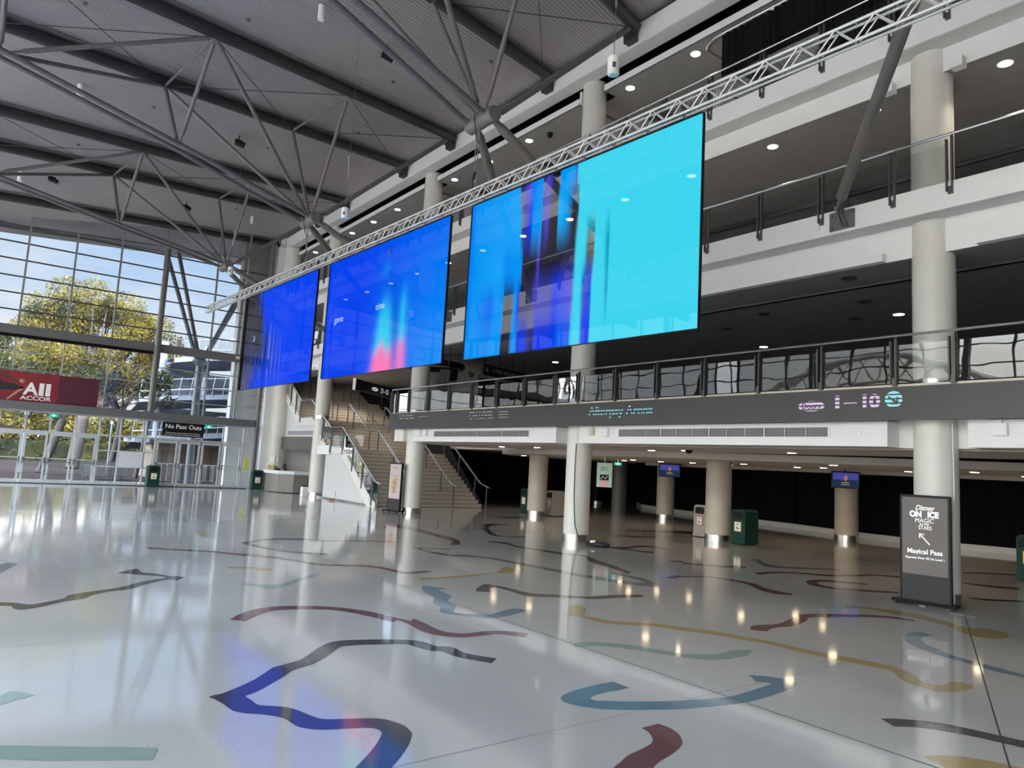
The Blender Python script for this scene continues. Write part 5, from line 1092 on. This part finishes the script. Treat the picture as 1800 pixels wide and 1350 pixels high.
MB().prism([(XF-.006, 5.97+.15*cos(a_), 3.44+.145*sin(a_)) for a_ in np.linspace(0, 2*pi, 33)], (.002, 0, 0)).build('arrow_disc', LT, DS)
m_ = MB(); c_ = Vector((XF-.010, 5.97, 3.43)); m_.prism([c_+Vector((0, y_, z_)) for y_, z_ in ((.08, .07), (.10, .05), (-.02, -.05), (.05, -.05), (.05, -.08), (-.08, -.08), (-.08, .05), (-.05, .05), (-.05, -.02))], (.001, 0, 0)); m_.build('arrow', BAND, DS)
D2 = thing('digital_lettering', (XF, 12.6, 3.4), 'teal scan line LED lettering Afterpay Arena on the charcoal fascia', 'led sign')
text('Afterpay Arena', .36, LT2, frame_mat((XF-.006, 12.6, 3.42), DX, UZ), 'lettering', D2, .001, bold=.006, sx=.98)
D3 = thing('digital_lettering', (XF, 18.3, 3.45), 'grey scan line LED lettering far along the charcoal fascia', 'led sign')
text('ON LEVEL', .34, LW, frame_mat((XF-.006, 18.6, 3.46), DX, UZ), 'lettering', D3, .001, bold=.01, sx=.9)
for k in range(3): MB().box(XF-.007, XF-.004, 17.2, 17.65, 3.36+.085*k, 3.372+.085*k).build('dash', emis('led_line', (.45, .45, .46), .8), D3)
D4 = thing('digital_lettering', (XF, 23.2, 3.45), 'faint grey LED lettering at the stair end of the charcoal fascia', 'led sign')
text('ON LEVEL', .30, LW, frame_mat((XF-.006, 23.4, 3.52), DX, UZ), 'lettering', D4, .001, bold=.008, sx=.8)
MB().box(XF-.007, XF-.004, 21.9, 22.5, 3.49, 3.50).build('dash', MATS['led_line'], D4)

# ================================================================== SIGNS UNDER THE BALCONY
t = thing('hanging_banner', (17.6, 18.2, 1.5), 'hanging pale green poster banner below the balcony, right of the cabled column', 'banner')
r = Vector((.52, .855, 0)).normalized(); r = -r if False else Vector((.55, -.835, 0)); n = r.cross(Vector((0, 0, 1))); c = Vector((17.9, 18.15, 1.80))
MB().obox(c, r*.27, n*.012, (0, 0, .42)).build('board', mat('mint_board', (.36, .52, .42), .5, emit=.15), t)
f = n*.014
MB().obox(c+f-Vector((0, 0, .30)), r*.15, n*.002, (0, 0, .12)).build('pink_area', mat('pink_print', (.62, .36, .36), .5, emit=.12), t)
MB().obox(c+f-Vector((0, 0, .09)), r*.155, n*.002, (0, 0, .10)).build('black_print', BLK, t)
m_ = MB(); q = c+f*1.3-Vector((0, 0, .09)); m_.path([q+r*-.12-Vector((0, 0, .05)), q+r*-.04+Vector((0, 0, .04)), q+r*.03-Vector((0, 0, .04)), q+r*.12+Vector((0, 0, .05))], .022, 6); m_.build('white_stroke', PAPER, t)
text('MERCH', .075, BLK, frame_mat(c+f*1.1+Vector((0, 0, .24)), r, UZ), 'lettering', t, .001); text('OPEN THIS', .06, BLK, frame_mat(c+f*1.1+Vector((0, 0, .16)), r, UZ), 'lettering', t, .001)
MB().tube(c+Vector((0, 0, .42)), c+Vector((0, 0, .66)), .01, 6).build('hanger', STEEL, t)
def tv(c, r, lab, w=.62, h=.36, lit=1.0):
    r = Vector(r).normalized(); n = r.cross(Vector((0, 0, 1))); c = Vector(c); dn_ = (n*.97-Vector((0, 0, .24))).normalized(); u_ = dn_.cross(r)
    t = thing('television', c, lab, 'television')
    MB().obox(c, r*w, dn_*.03, u_*h).build('housing', BLK, t)
    f = dn_*.032
    MB().obox(c+f, r*w*.95, dn_*.002, u_*h*.92).build('picture', emis('tv_dark_blue', (.012, .02, .05), 1), t)
    MB().obox(c+f*1.08+u_*h*.45, r*w*.85, dn_*.001, u_*h*.40).build('picture_glow', emis('tv_violet', (.04, .045, .20), 1), t)
    g_ = MB()
    g_.prism([c+f*1.14+r*x_*w+u_*z_*h for x_, z_ in [(.02+.13*cos(a_), .25+.35*sin(a_)) for a_ in np.linspace(0, 2*pi, 12, endpoint=False)]], dn_*.001)
    g_.build('picture_center', emis('tv_rose', (.25, .10, .10), 1), t)
    MB().obox(c+f*1.14-u_*h*.3, r*w*.25, dn_*.001, u_*h*.06).obox(c+f*1.14-u_*h*.55, r*w*.3, dn_*.001, u_*h*.04).build('picture_caption', emis('tv_gold', (.22, .17, .03), 1), t)
    MB().tube(c+u_*h*.9-dn_*.03, Vector((c.x, c.y, 2.43)), .02, 8).build('ceiling_arm', BLK, t)
tv((23.6, 20.1, 2.12), (.62, -.78, 0), 'ceiling mounted television in front of the brown column, left one of the pair', .44, .28)
tv((23.3, 12.4, 2.08), (.62, -.78, 0), 'ceiling mounted television in front of the brown column, right one of the pair', .44, .28)
exit_sign((21.3, 20.85, 2.26), (.7, -.71, 0), 'white lit exit sign under the low ceiling right of the green banner', .30, .12)
MB_c = MB().lathe((15.3, 12.4, 2.50), [(.02, 0), (.09, .04), (.10, .09), (.11, .10)], 20).build('dome_camera', BLK, smooth=True, origin=(15.3, 12.4, 2.5)); tag(MB_c, 'black dome camera on the low ceiling right of the cabled column', 'camera')
MB_c = MB().lathe((13.9, 17.2, 12.46), [(.02, 0), (.08, .05), (.09, .12), (.10, .16)], 20).build('dome_camera', BLK, smooth=True, origin=(13.9, 17.2, 12.46)); tag(MB_c, 'dark dome camera on the top level ceiling right of the nearest truss drum', 'camera')

# first level shop and signs
t = thing('bar_kiosk', (18.5, 24, 3.64), 'dark bar kiosk on the first level with a brewing company sign', 'kiosk')
MB().prism([(14.9, 21.85, 3.66), (17.7, 22.75, 3.66), (22, 24.1, 3.66), (21, 27, 3.66), (14, 24.5, 3.66)], (0, 0, 1.45)).build('counter_block', mat('bar_dark', (.03, .026, .024), .4, var=.3, scale=5), t)
r = Vector((2.75, .9, 0)).normalized(); n = r.cross(Vector((0, 0, 1))); c = Vector((16.25, 22.1, 5.42))
MB().obox(c, r*1.42, n*.06, (0, 0, .20)).build('sign_board', BLK, t)
text('4 PINES BREWING CO.', .20, mat('sign_grey_text', (.30, .30, .30), .5), frame_mat(c+n*.062+r*.12, r, UZ), 'lettering', t, .002, sx=.98)
text('ılı', .20, MATS['sign_grey_text'], frame_mat(c+n*.062-r*1.2, r, UZ), 'lettering', t, .002) if False else MB().obox(c+n*.062-r*1.27, r*.012, n*.002, (0, 0, .07)).obox(c+n*.062-r*1.22, r*.012, n*.002, (0, 0, .09)).obox(c+n*.062-r*1.17, r*.012, n*.002, (0, 0, .06)).build('sign_mark', MATS['sign_grey_text'], t)
for k in (-1.3, -.4, .5, 1.3): MB().tube(c+r*k+Vector((0, 0, .2)), c+r*k+Vector((0, 0, .65)), .015, 6).build('sign_hanger', BLK, t)
m_ = MB()
for k in range(9): m_.tube(c+r*(-1.5+.4*k)+Vector((0, .1, -.2)), c+r*(-1.5+.4*k)+Vector((0, .1, -1.3)), .012, 6)
m_.build('shelf_frame', BLK, t)
for k in range(5): MB().obox(c+r*(-1.0+.6*k)+Vector((.3, 1.2, -1.1)), r*.2, n*.2, (0, 0, .25)).build('fridge', mat('fridge_grey', (.16, .15, .14), .3), t)
t = thing('potted_plant', (15.9, 23.0, 4.9), 'small potted plant behind the first level balustrade left of the brewing sign', 'plant')
cc = Vector((14.9, 22.35, 4.85)); t.location = cc
MB().lathe(cc, [(.06, 0), (.09, .26), (.08, .26)], 16).tube(cc, cc-Vector((0, 0, 1.2)), .03).build('pot', PAPER, t)
m_ = MB()
for k in range(26):
    a_ = k*2.4; e_ = .5+.5*random.random(); b = cc+Vector((0, 0, .25)); tip = b+Vector((cos(a_)*.22*e_, sin(a_)*.22*e_, .12+.16*random.random())); sd = Vector((-sin(a_), cos(a_), 0))*.03
    m_.add([b, (b+tip)/2+sd+Vector((0, 0, .05)), tip, (b+tip)/2-sd+Vector((0, 0, .05))], [(0, 1, 2, 3)])
m_.build('leaves', mat('plant_leaf', (.03, .06, .02), .5), t)
t = thing('overhead_sign', (15, 30.4, 5.1), 'black overhead sign reading L1 Doors 21-52 above the stairs', 'sign')
a = Vector((13.35, 29.2, 5.12)); b = Vector((16.6, 31.75, 5.12)); r = (b-a).normalized(); n = r.cross(Vector((0, 0, 1))); c = (a+b)/2
MB().obox(c, r*(b-a).length/2, n*.06, (0, 0, .24)).build('board', BLK, t); MB().obox(a, r*.03, n*.065, (0, 0, .26)).build('end_cap', PAPER, t)
SG = emis('sign_grey_glow', (.35, .35, .34), .9)
text('L1', .30, mat('sign_faint', (.10, .10, .10), .5), frame_mat(c+n*.062-r*1.65, r, UZ), 'lettering', t, .002)
text('21–52', .34, SG, frame_mat(c+n*.062+r*.95, r, UZ), 'lettering', t, .002, sx=1.1)
MB().prism([c+n*.062-r*.12+r*.34*cos(a_)+Vector((0, 0, .09*sin(a_))) for a_ in np.linspace(0, 2*pi, 25)], n*.002).build('pill', SG, t); text('Doors', .12, BLK, frame_mat(c+n*.066-r*.12, r, UZ), 'lettering', t, .001)
m_ = MB(); q = c+n*.062+r*1.8; m_.path([q+r*.12*cos(s_)+Vector((0, 0, .12*sin(s_))) for s_ in np.linspace(0, 2*pi, 17)], .012, 5); m_.tube(q-Vector((0, 0, .07)), q+Vector((0, 0, .07)), .01, 5).build('arrow_ring', mat('sign_teal', (.06, .16, .17), .5), t)
# ceiling ring and speaker cluster near the third column
t = thing('ceiling_ring', (14.2, 24.3, 5.6), 'dark curved ceiling hoop behind the third round column', 'fixture')
MB().path([(14.6+1.1*cos(s_), 24.6+1.1*sin(s_), 5.72) for s_ in np.linspace(0, 2*pi, 40)], .12, 8).build('hoop', BLK, t)
t = thing('hanging_speaker', (14.3, 22.3, 5.3), 'black speaker box hanging right of the third column below the middle screen', 'speaker')
MB().obox((13.6, 21.9, 5.05), (.16, 0, .03), (0, .36, .05), (.0, -.03, .2)).build('cabinet', BLK, t); MB().tube((13.6, 21.9, 5.2), (13.6, 21.9, 6.05), .02).build('bracket', BLK, t); MB().tube((13.5, 22.1, 4.84), (13.5, 22.1, 4.78), .05).build('lens', RAILD, t)

# ================================================================== TOP LEVEL CURTAIN
t = thing('black_curtain', (13.6, 4, 10.3), 'tall pleated black curtain on the top level behind the lighting truss', 'curtain')
m_ = MB(); top = []; bot = []; n_ = 900
for i in range(n_+1):
    y = 10.28-21*i/n_; ph = i*2*pi/8.0; am = .028+.012*sin(i*.13)
    x = 13.52+.42*math.exp(-((y-5.56)/.95)**2)+.42*math.exp(-((y+3.56)/.95)**2)+am*sin(ph)+.02*sin(i*.05)
    top.append((x, y, 12.56)); bot.append((x+.02*sin(i*.21), y+.01*sin(i*.3), 10.29))
for i in range(n_): m_.quad(bot[i], bot[i+1], top[i+1], top[i])
m_.build('cloth', DRAPE, t, smooth=True)
tr_ = [(13.50+.42*math.exp(-((y_-5.56)/.95)**2)+.42*math.exp(-((y_+3.56)/.95)**2), y_, 12.585) for y_ in np.arange(-11, 10.2, .3)]+[(13.95-.45*cos(s_), 10.3+.68*sin(s_), 12.585) for s_ in np.linspace(0, pi*.5, 8)]+[(15.2, 11.0, 12.585)]
MB().path(tr_, .03, 8).build('track', ALU, t)
struct(MB().box(14.55, 14.70, 11.08, 11.40, 10.27, 12.2).build('wall_end_panel', WHITE))
# ================================================================== OUTSIDE
PAVE = mat('plaza_paving', (.040, .029, .026), .9, spec=.05, var=.12, scale=.6)
struct(MB().box(-140, 120, 38.7, 260, -.25, -.03).build('floor_plaza', PAVE))
struct(MB().box(-200, -12.2, -80, 38.7, -.25, -.03).build('floor_forecourt', mat('forecourt_paving', (.62, .53, .43), .8)))
BARK = mat('bark', (.055, .043, .036), .9, var=.3, scale=6); 
def leafmat(nm, c, c2):
    m = bpy.data.materials.new(nm); m.use_nodes = True; t = m.node_tree; b = t.nodes['Principled BSDF']; n = t.nodes.new
    tc = n('ShaderNodeTexCoord'); nz_ = n('ShaderNodeTexNoise'); nz_.inputs['Scale'].default_value = .55; nz_.inputs['Detail'].default_value = 6; t.links.new(tc.outputs['Object'], nz_.inputs['Vector'])
    r = n('ShaderNodeValToRGB'); r.color_ramp.elements[0].position = .38; r.color_ramp.elements[1].position = .62; r.color_ramp.elements[0].color = c+(1,); r.color_ramp.elements[1].color = c2+(1,)
    t.links.new(nz_.outputs['Fac'], r.inputs[0]); t.links.new(r.outputs[0], b.inputs['Base Color']); b.inputs['Roughness'].default_value = .6; b.inputs['Specular IOR Level'].default_value = .2
    o = [x for x in t.nodes if x.type == 'OUTPUT_MATERIAL'][0]
    tl = n('ShaderNodeBsdfTranslucent'); t.links.new(r.outputs[0], tl.inputs[0]); mx = n('ShaderNodeMixShader'); mx.inputs[0].default_value = .35
    t.links.new(b.outputs[0], mx.inputs[1]); t.links.new(tl.outputs[0], mx.inputs[2]); t.links.new(mx.outputs[0], o.inputs[0]); return m
LEAF = leafmat('gum_leaf', (.030, .036, .020), (.19, .15, .028)); LEAF2 = leafmat('dark_leaf', (.022, .030, .018), (.075, .075, .024))
def leaves(centres, radii, per, size, m, name, parent, flat=.75):
    P = []
    for c, r in zip(centres, radii):
        n_ = int(per*r*r); d = rng.normal(size=(n_, 3)); d /= np.linalg.norm(d, axis=1)[:, None]; d[:, 2] *= flat
        rr = r*(rng.random((n_, 1))**.30); P.append(np.array(c)+d*rr)
    P = np.concatenate(P); n_ = len(P)
    a = rng.normal(size=(n_, 3)); a /= np.linalg.norm(a, axis=1)[:, None]; b = np.cross(a, rng.normal(size=(n_, 3))); b /= np.linalg.norm(b, axis=1)[:, None]
    s = size*(.6+.8*rng.random((n_, 1))); a *= s; b *= s*.45
    V = np.stack([P-a, P+b, P+a, P-b], 1).reshape(-1, 3)
    me = bpy.data.meshes.new(name); me.vertices.add(n_*4); me.loops.add(n_*4); me.polygons.add(n_)
    off = np.array(wl(parent)); me.vertices.foreach_set('co', (V).astype('f').ravel()); me.loops.foreach_set('vertex_index', np.arange(n_*4, dtype='i'))
    me.polygons.foreach_set('loop_start', np.arange(0, n_*4, 4, dtype='i')); me.update(calc_edges=True); me.materials.append(m)
    o = bpy.data.objects.new(name, me); COL.objects.link(o); o.parent = parent; o.location = -wl(parent); return o
def tree(x, y, h, trunk_r, blobs, label, m=LEAF, per=70, size=.17, lean=(0, 0), fork=.35, grp=None):
    t = thing('gum_tree', (x, y, -.03), label, 'tree', grp)
    base = Vector((x, y, -.03)); f = base+Vector((lean[0], lean[1], h*fork)); mb = MB()
    mb.path([base, base.lerp(f, .5)+Vector((.05, 0, 0)), f], trunk_r, 10)
    for c, r in blobs:
        c = Vector(c); mid = f.lerp(c, .5)+Vector((0, 0, -.12*(c-f).length)); mb.tube(f, mid, trunk_r*.5, 7, trunk_r*.28); mb.tube(mid, c, trunk_r*.28, 6, trunk_r*.08)
    mb.build('trunk', BARK, t, smooth=True)
    leaves([c for c, r in blobs], [r for c, r in blobs], per, size, m, 'foliage', t)
    return t
R_ = random.Random(5)
def cloud(cx, cy, cz, rx, ry, rz_, n_, r0, r1):
    out = []
    for k in range(n_):
        a = R_.random()*2*pi; e = math.acos(1-1.35*R_.random()); q = R_.uniform(.55, 1)
        out.append(((cx+rx*q*cos(a)*sin(e), cy+ry*q*sin(a)*sin(e), cz+rz_*q*cos(e)), R_.uniform(r0, r1)))
    return out
tree(6.6, 62, 12.5, .46, cloud(7.5, 65, 8.3, 5.6, 3.2, 6.3, 62, .95, 1.7)+[((2.9, 64, 10.0), 1.4), ((3.7, 64, 12.0), 1.5), ((5.1, 64, 13.5), 1.4), ((12.8, 65, 10.2), 1.6), ((13.9, 65, 8.5), 1.4), ((11.8, 65, 11.8), 1.4)],
     'big yellow green gum tree filling the left of the glass wall', LEAF, 430, .105, (.5, 1.5))
tree(3.9, 52, 6.6, .24, cloud(3.0, 53, 5.2, 3.0, 1.6, 1.9, 12, .8, 1.2), 'slender tree leaning behind the second door from the left', LEAF2, 150, .13, (.9, .5), .5)
tree(7.3, 50.5, 6.4, .18, cloud(7.0, 51, 5.4, 1.6, 1.3, 1.5, 10, .6, 1.0), 'slender tree seen through the door left of the blank board', LEAF2, 150, .13, (.5, .4), .6)
tree(8.5, 48.5, 6, .13, cloud(9.0, 48.5, 5.1, 1.3, 1.2, 1.4, 8, .6, .9), 'thin dark tree behind the blank board and the green bin', LEAF2, 150, .13, (.4, .2), .6)
tree(-1.5, 66, 10, .3, cloud(.2, 68, 7.5, 3.6, 3, 3.0, 18, 1.0, 1.6), 'tree at the far left edge beyond the glass wall', LEAF2, 120, .16)
tree(15.5, 74, 9, .3, cloud(15.6, 76, 7.5, 4.2, 3, 3.2, 20, 1.0, 1.5), 'lower pale tree right of the big gum tree above the upper beam', LEAF, 120, .17)
k = 0
for (x, y, s) in ((1, 84, 3.2), (6, 88, 3.4), (11, 86, 3.0), (17, 90, 3.4), (23, 92, 3.4), (-5, 84, 3.4), (29, 96, 3.6)):
    tree(x, y, 5.5, .2, cloud(x, y+1, 2.6, 3.8, 2.2, s, 26, 1.0, 1.8), 'sunlit bushy tree in the row far across the plaza', LEAF, 90, .22, grp='row of trees far across the plaza')
for k, (x, y, w, h, lab) in enumerate(((9, 120, 12, 13, 'pale apartment building far behind the big gum tree'), (30, 130, 14, 8, 'low pale building on the horizon at the right of the trees'), (-16, 118, 14, 7, 'low pale building on the horizon left of the trees'))):
    t = thing('building', (x, y, -.03), lab, 'building')
    MB().box(x-w/2, x+w/2, y, y+8, -.03, h).build('wall', mat('far_render', (.30, .28, .26), .8), t)
    for i in range(int(w/2)):
        for j in range(int(h/3)): MB().box(x-w/2+.6+2*i, x-w/2+1.5+2*i, y-.05, y, .8+3*j, 2.2+3*j).build('window', RAMPD, t)
# outer V columns carrying the eave
t = thing('v_column', (10.0, 42.2, 0), 'grey steel column outside with four raking arms spreading up to the eave', 'column')
OC = mat('outside_steel', (.11, .125, .14), .5)
MB().tube((10.0, 42.2, -.03), (10.0, 42.2, 6.7), .2, 20).build('shaft', OC, t, smooth=True); MB().lathe((10.0, 42.2, 6.5), [(.22, 0), (.42, .25), (.42, .32)], 20).build('cap', OC, t)
for p, q in (((9.8, 42.2, 6.8), (7.75, 42.3, 12.4)), ((9.95, 42.2, 6.8), (8.45, 43, 12.8)), ((10.1, 42.2, 6.8), (12.5, 42, 13.0)), ((10.15, 42.3, 6.8), (13.2, 43, 13.6))): MB().tube(p, q, .11, 14).build('arm', OC, t, smooth=True)
struct(MB().box(11.4, 13.2, 40.6, 41.2, -.03, 13.8).build('wall_outer_concrete', CONC))
# spiral pedestrian ramps
def rampz(x, z0): return z0+.115*(x-10)
RMPL = ['lowest curved ramp deck outside the glass wall', 'middle curved ramp deck with steel balustrade outside the glass wall', 'upper curved ramp deck just below the upper beam of the glass wall']
for z0, lab, xa in ((2.25, RMPL[0], 9.4), (5.05, RMPL[1], 9.6), (7.9, RMPL[2], 11.6)):
    t = thing('spiral_ramp', (15, 56, z0), lab, 'ramp'); n_ = 16; xb = 21
    A = []; 
    for i in range(n_+1):
        x = xa+(xb-xa)*i/n_; y = 55.0-.9*sin(pi*i/n_)+(max(0, 1-i/3)**2)*1.5; A.append(Vector((x, y, rampz(x, z0))))
    m_ = MB(); u_ = MB()
    for a, b in zip(A[:-1], A[1:]):
        m_.add([a, b, b+Vector((0, 0, .36)), a+Vector((0, 0, .36)), a+Vector((0, 3, 0)), b+Vector((0, 3, 0)), b+Vector((0, 3, .36)), a+Vector((0, 3, .36))], [(0, 1, 2, 3), (3, 2, 6, 7), (4, 7, 6, 5), (0, 4, 5, 1)])
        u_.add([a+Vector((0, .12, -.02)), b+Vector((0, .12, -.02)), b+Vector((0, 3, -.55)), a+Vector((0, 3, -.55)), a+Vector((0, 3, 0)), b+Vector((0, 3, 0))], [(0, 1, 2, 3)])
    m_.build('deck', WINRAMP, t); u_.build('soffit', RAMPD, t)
    r_ = MB().path([a+Vector((0, -.2, 1.5)) for a in A], .03, 6).path([a+Vector((0, -.12, .75)) for a in A], .05, 6)
    for a in A[::1]: r_.path([a+Vector((0, 0, .3)), a+Vector((0, -.12, .9)), a+Vector((.05, -.3, 1.6))], .035, 5)
    r_.build('railing', mat('ramp_rail', (.22, .23, .25), .6), t)
    struct(MB().box(xa+1, 26, 58.2, 58.6, z0+.4, z0+2.6).build('wall_ramp_core', RAMPD))
for x, lab in ((11.0, 'pale round column under the left end of the spiral ramps'), (14.0, 'pale round column in the middle of the spiral ramps')):
    t = thing('ramp_column', (x, 57, -.03), lab, 'column'); MB().tube((x, 57, -.03), (x, 57, 9.6), .25, 16).build('shaft', WINRAMP, t, smooth=True)
# low kiosk building and queue barriers beyond the right hand doors
t = thing('outside_kiosk', (13, 50, -.03), 'low beige kiosk building with a dark roof seen through the right hand doors', 'kiosk')
MB().box(9.6, 19, 50, 54, -.03, 1.75).build('wall', mat('kiosk_beige', (.17, .13, .10), .7), t); MB().box(9.2, 19.4, 49.2, 54.2, 2.15, 2.45).build('roof', RAMPD, t); MB().box(9.6, 19, 50.6, 54, 1.75, 2.15).build('clerestory', mat('kiosk_cream', (.34, .27, .19), .7), t)
m_ = MB()
for k in range(6): m_.box(10.1+1.5*k, 10.14+1.5*k, 49.98, 50.0, 0, 1.7)
m_.build('wall_joint', RAMPD, t)
def barrier(x, y, ang, lab=None, grp=None):
    t = thing('crowd_barrier', (0, 0, 0), lab, 'barrier', grp); m_ = MB().tube((-1.0, 0, 1.0), (1.0, 0, 1.0), .02, 6).tube((-1.0, 0, .18), (1.0, 0, .18), .02, 6).tube((-1, 0, .02), (-1, 0, 1.0), .02, 6).tube((1, 0, .02), (1, 0, 1.0), .02, 6)
    lochild(m_.build('frame', OC), t); m_ = MB()
    for k in range(-8, 9): m_.tube((k*.11, 0, .18), (k*.11, 0, 1.0), .008, 5)
    lochild(m_.build('bars', OC), t); lochild(MB().box(-.72, -.66, -.3, .3, -.0, .05).box(.66, .72, -.3, .3, -.0, .05).build('foot', RAILD), t)
    t.location = (x, y, -.03); t.rotation_euler[2] = ang; return t
b0 = barrier(4.3, 45, .3, 'galvanised crowd barrier parked outside the glass doors', 'crowd barriers outside the doors')
for x, y, a in ((5.5, 44.2, 1.2), (5.8, 44.4, 1.25), (6.1, 44.6, 1.2), (6.7, 45.0, 1.2), (7.0, 45.2, 1.25), (7.3, 45.1, 1.2), (8.3, 43.4, 1.4), (8.6, 43.5, 1.35), (8.9, 43.6, 1.4), (9.2, 43.6, 1.4), (9.5, 43.6, 1.35), (9.9, 43.7, 1.4), (10.5, 43.5, 1.4), (10.9, 43.6, 1.35), (11.2, 43.6, 1.4), (11.6, 43.6, 1.4)): dup(b0, (x, y, -.03), rz=a)
# shade sail at the far left
t = thing('shade_sail', (1.6, 50, 0), 'cream shade sail on a pole outside the leftmost doors', 'shade sail')
MB().add([(-1.8, 50, 3.6), (1.0, 51, 2.3), (3.2, 50, 2.35), (.6, 49.5, 3.0), (-1.5, 49, 1.3), (.2, 50, 2.0)], [(0, 3, 2, 1), (0, 5, 4)]).build('sail', mat('sail_cream', (.30, .24, .17), .8), t)
MB().tube((.6, 49.6, -.03), (.2, 50, 3.3), .07, 8).build('pole', RAILD, t)
for k, (x, y) in enumerate(((2.9, 52), (8.6, 60))):
    t = thing('bollard_light', (x, y, -.03), ['blue grey lamp post outside behind the leftmost doors', 'blue grey lamp post outside behind the door left of the blank board'][k], 'lamp post'); MB().tube((x, y, -.03), (x, y, 3.4), .07, 10).build('pole', OC, t); MB().tube((x, y, 3.4), (x, y, 3.6), .12, 10).build('head', ALU, t)

# trees and the white stadium arch west of the forecourt, visible mirrored in the first level glass
for k, (x, y, h) in enumerate(((-46, 44, 5.4), (-50, 54, 6.2), (-45, 64, 5.6), (-52, 75, 6.6), (-46, 88, 6.0), (-60, 36, 4.0), (-64, 27, 3.6))):
    tree(x, y, h, .25, cloud(x, y, h*.62, 4.6, 4.6, h*.42, 22, 1.2, 2.0), 'dark leafy tree west of the forecourt', LEAF2, 26, .34, grp='trees west of the forecourt')
t = thing('stadium_arch', (-120, 70, 0), 'white trussed stadium arch far west of the forecourt, seen mirrored in the first level glass', 'arch')
A = [Vector((-120, 30+100*k/24, 3+25*sin(pi*(k/24)**.8))) for k in range(25)]; B = [a+Vector((0, 0, -4.5*sin(pi*k/24)-.5)) for k, a in enumerate(A)]
m_ = MB().path(A, .9, 8).path(B, .35, 6)
for k in range(24): m_.tube(A[k], B[k+1], .22, 5); m_.tube(B[k], A[k+1], .22, 5)
m_.build('truss', mat('arch_white', (.75, .73, .66), .5), t)

t = thing('hedge', (8, 80, -.03), 'long low hedge closing the far side of the plaza behind the tree trunks', 'hedge')
MB().box(-22, 34, 80.3, 81.2, -.03, 1.9).build('hedge_core', LEAF2, t)
leaves([(x, 80.6, z) for x in np.arange(-22, 34, 1.3) for z in (.6, 1.7)], [1.0]*88, 45, .20, LEAF2, 'foliage', t)
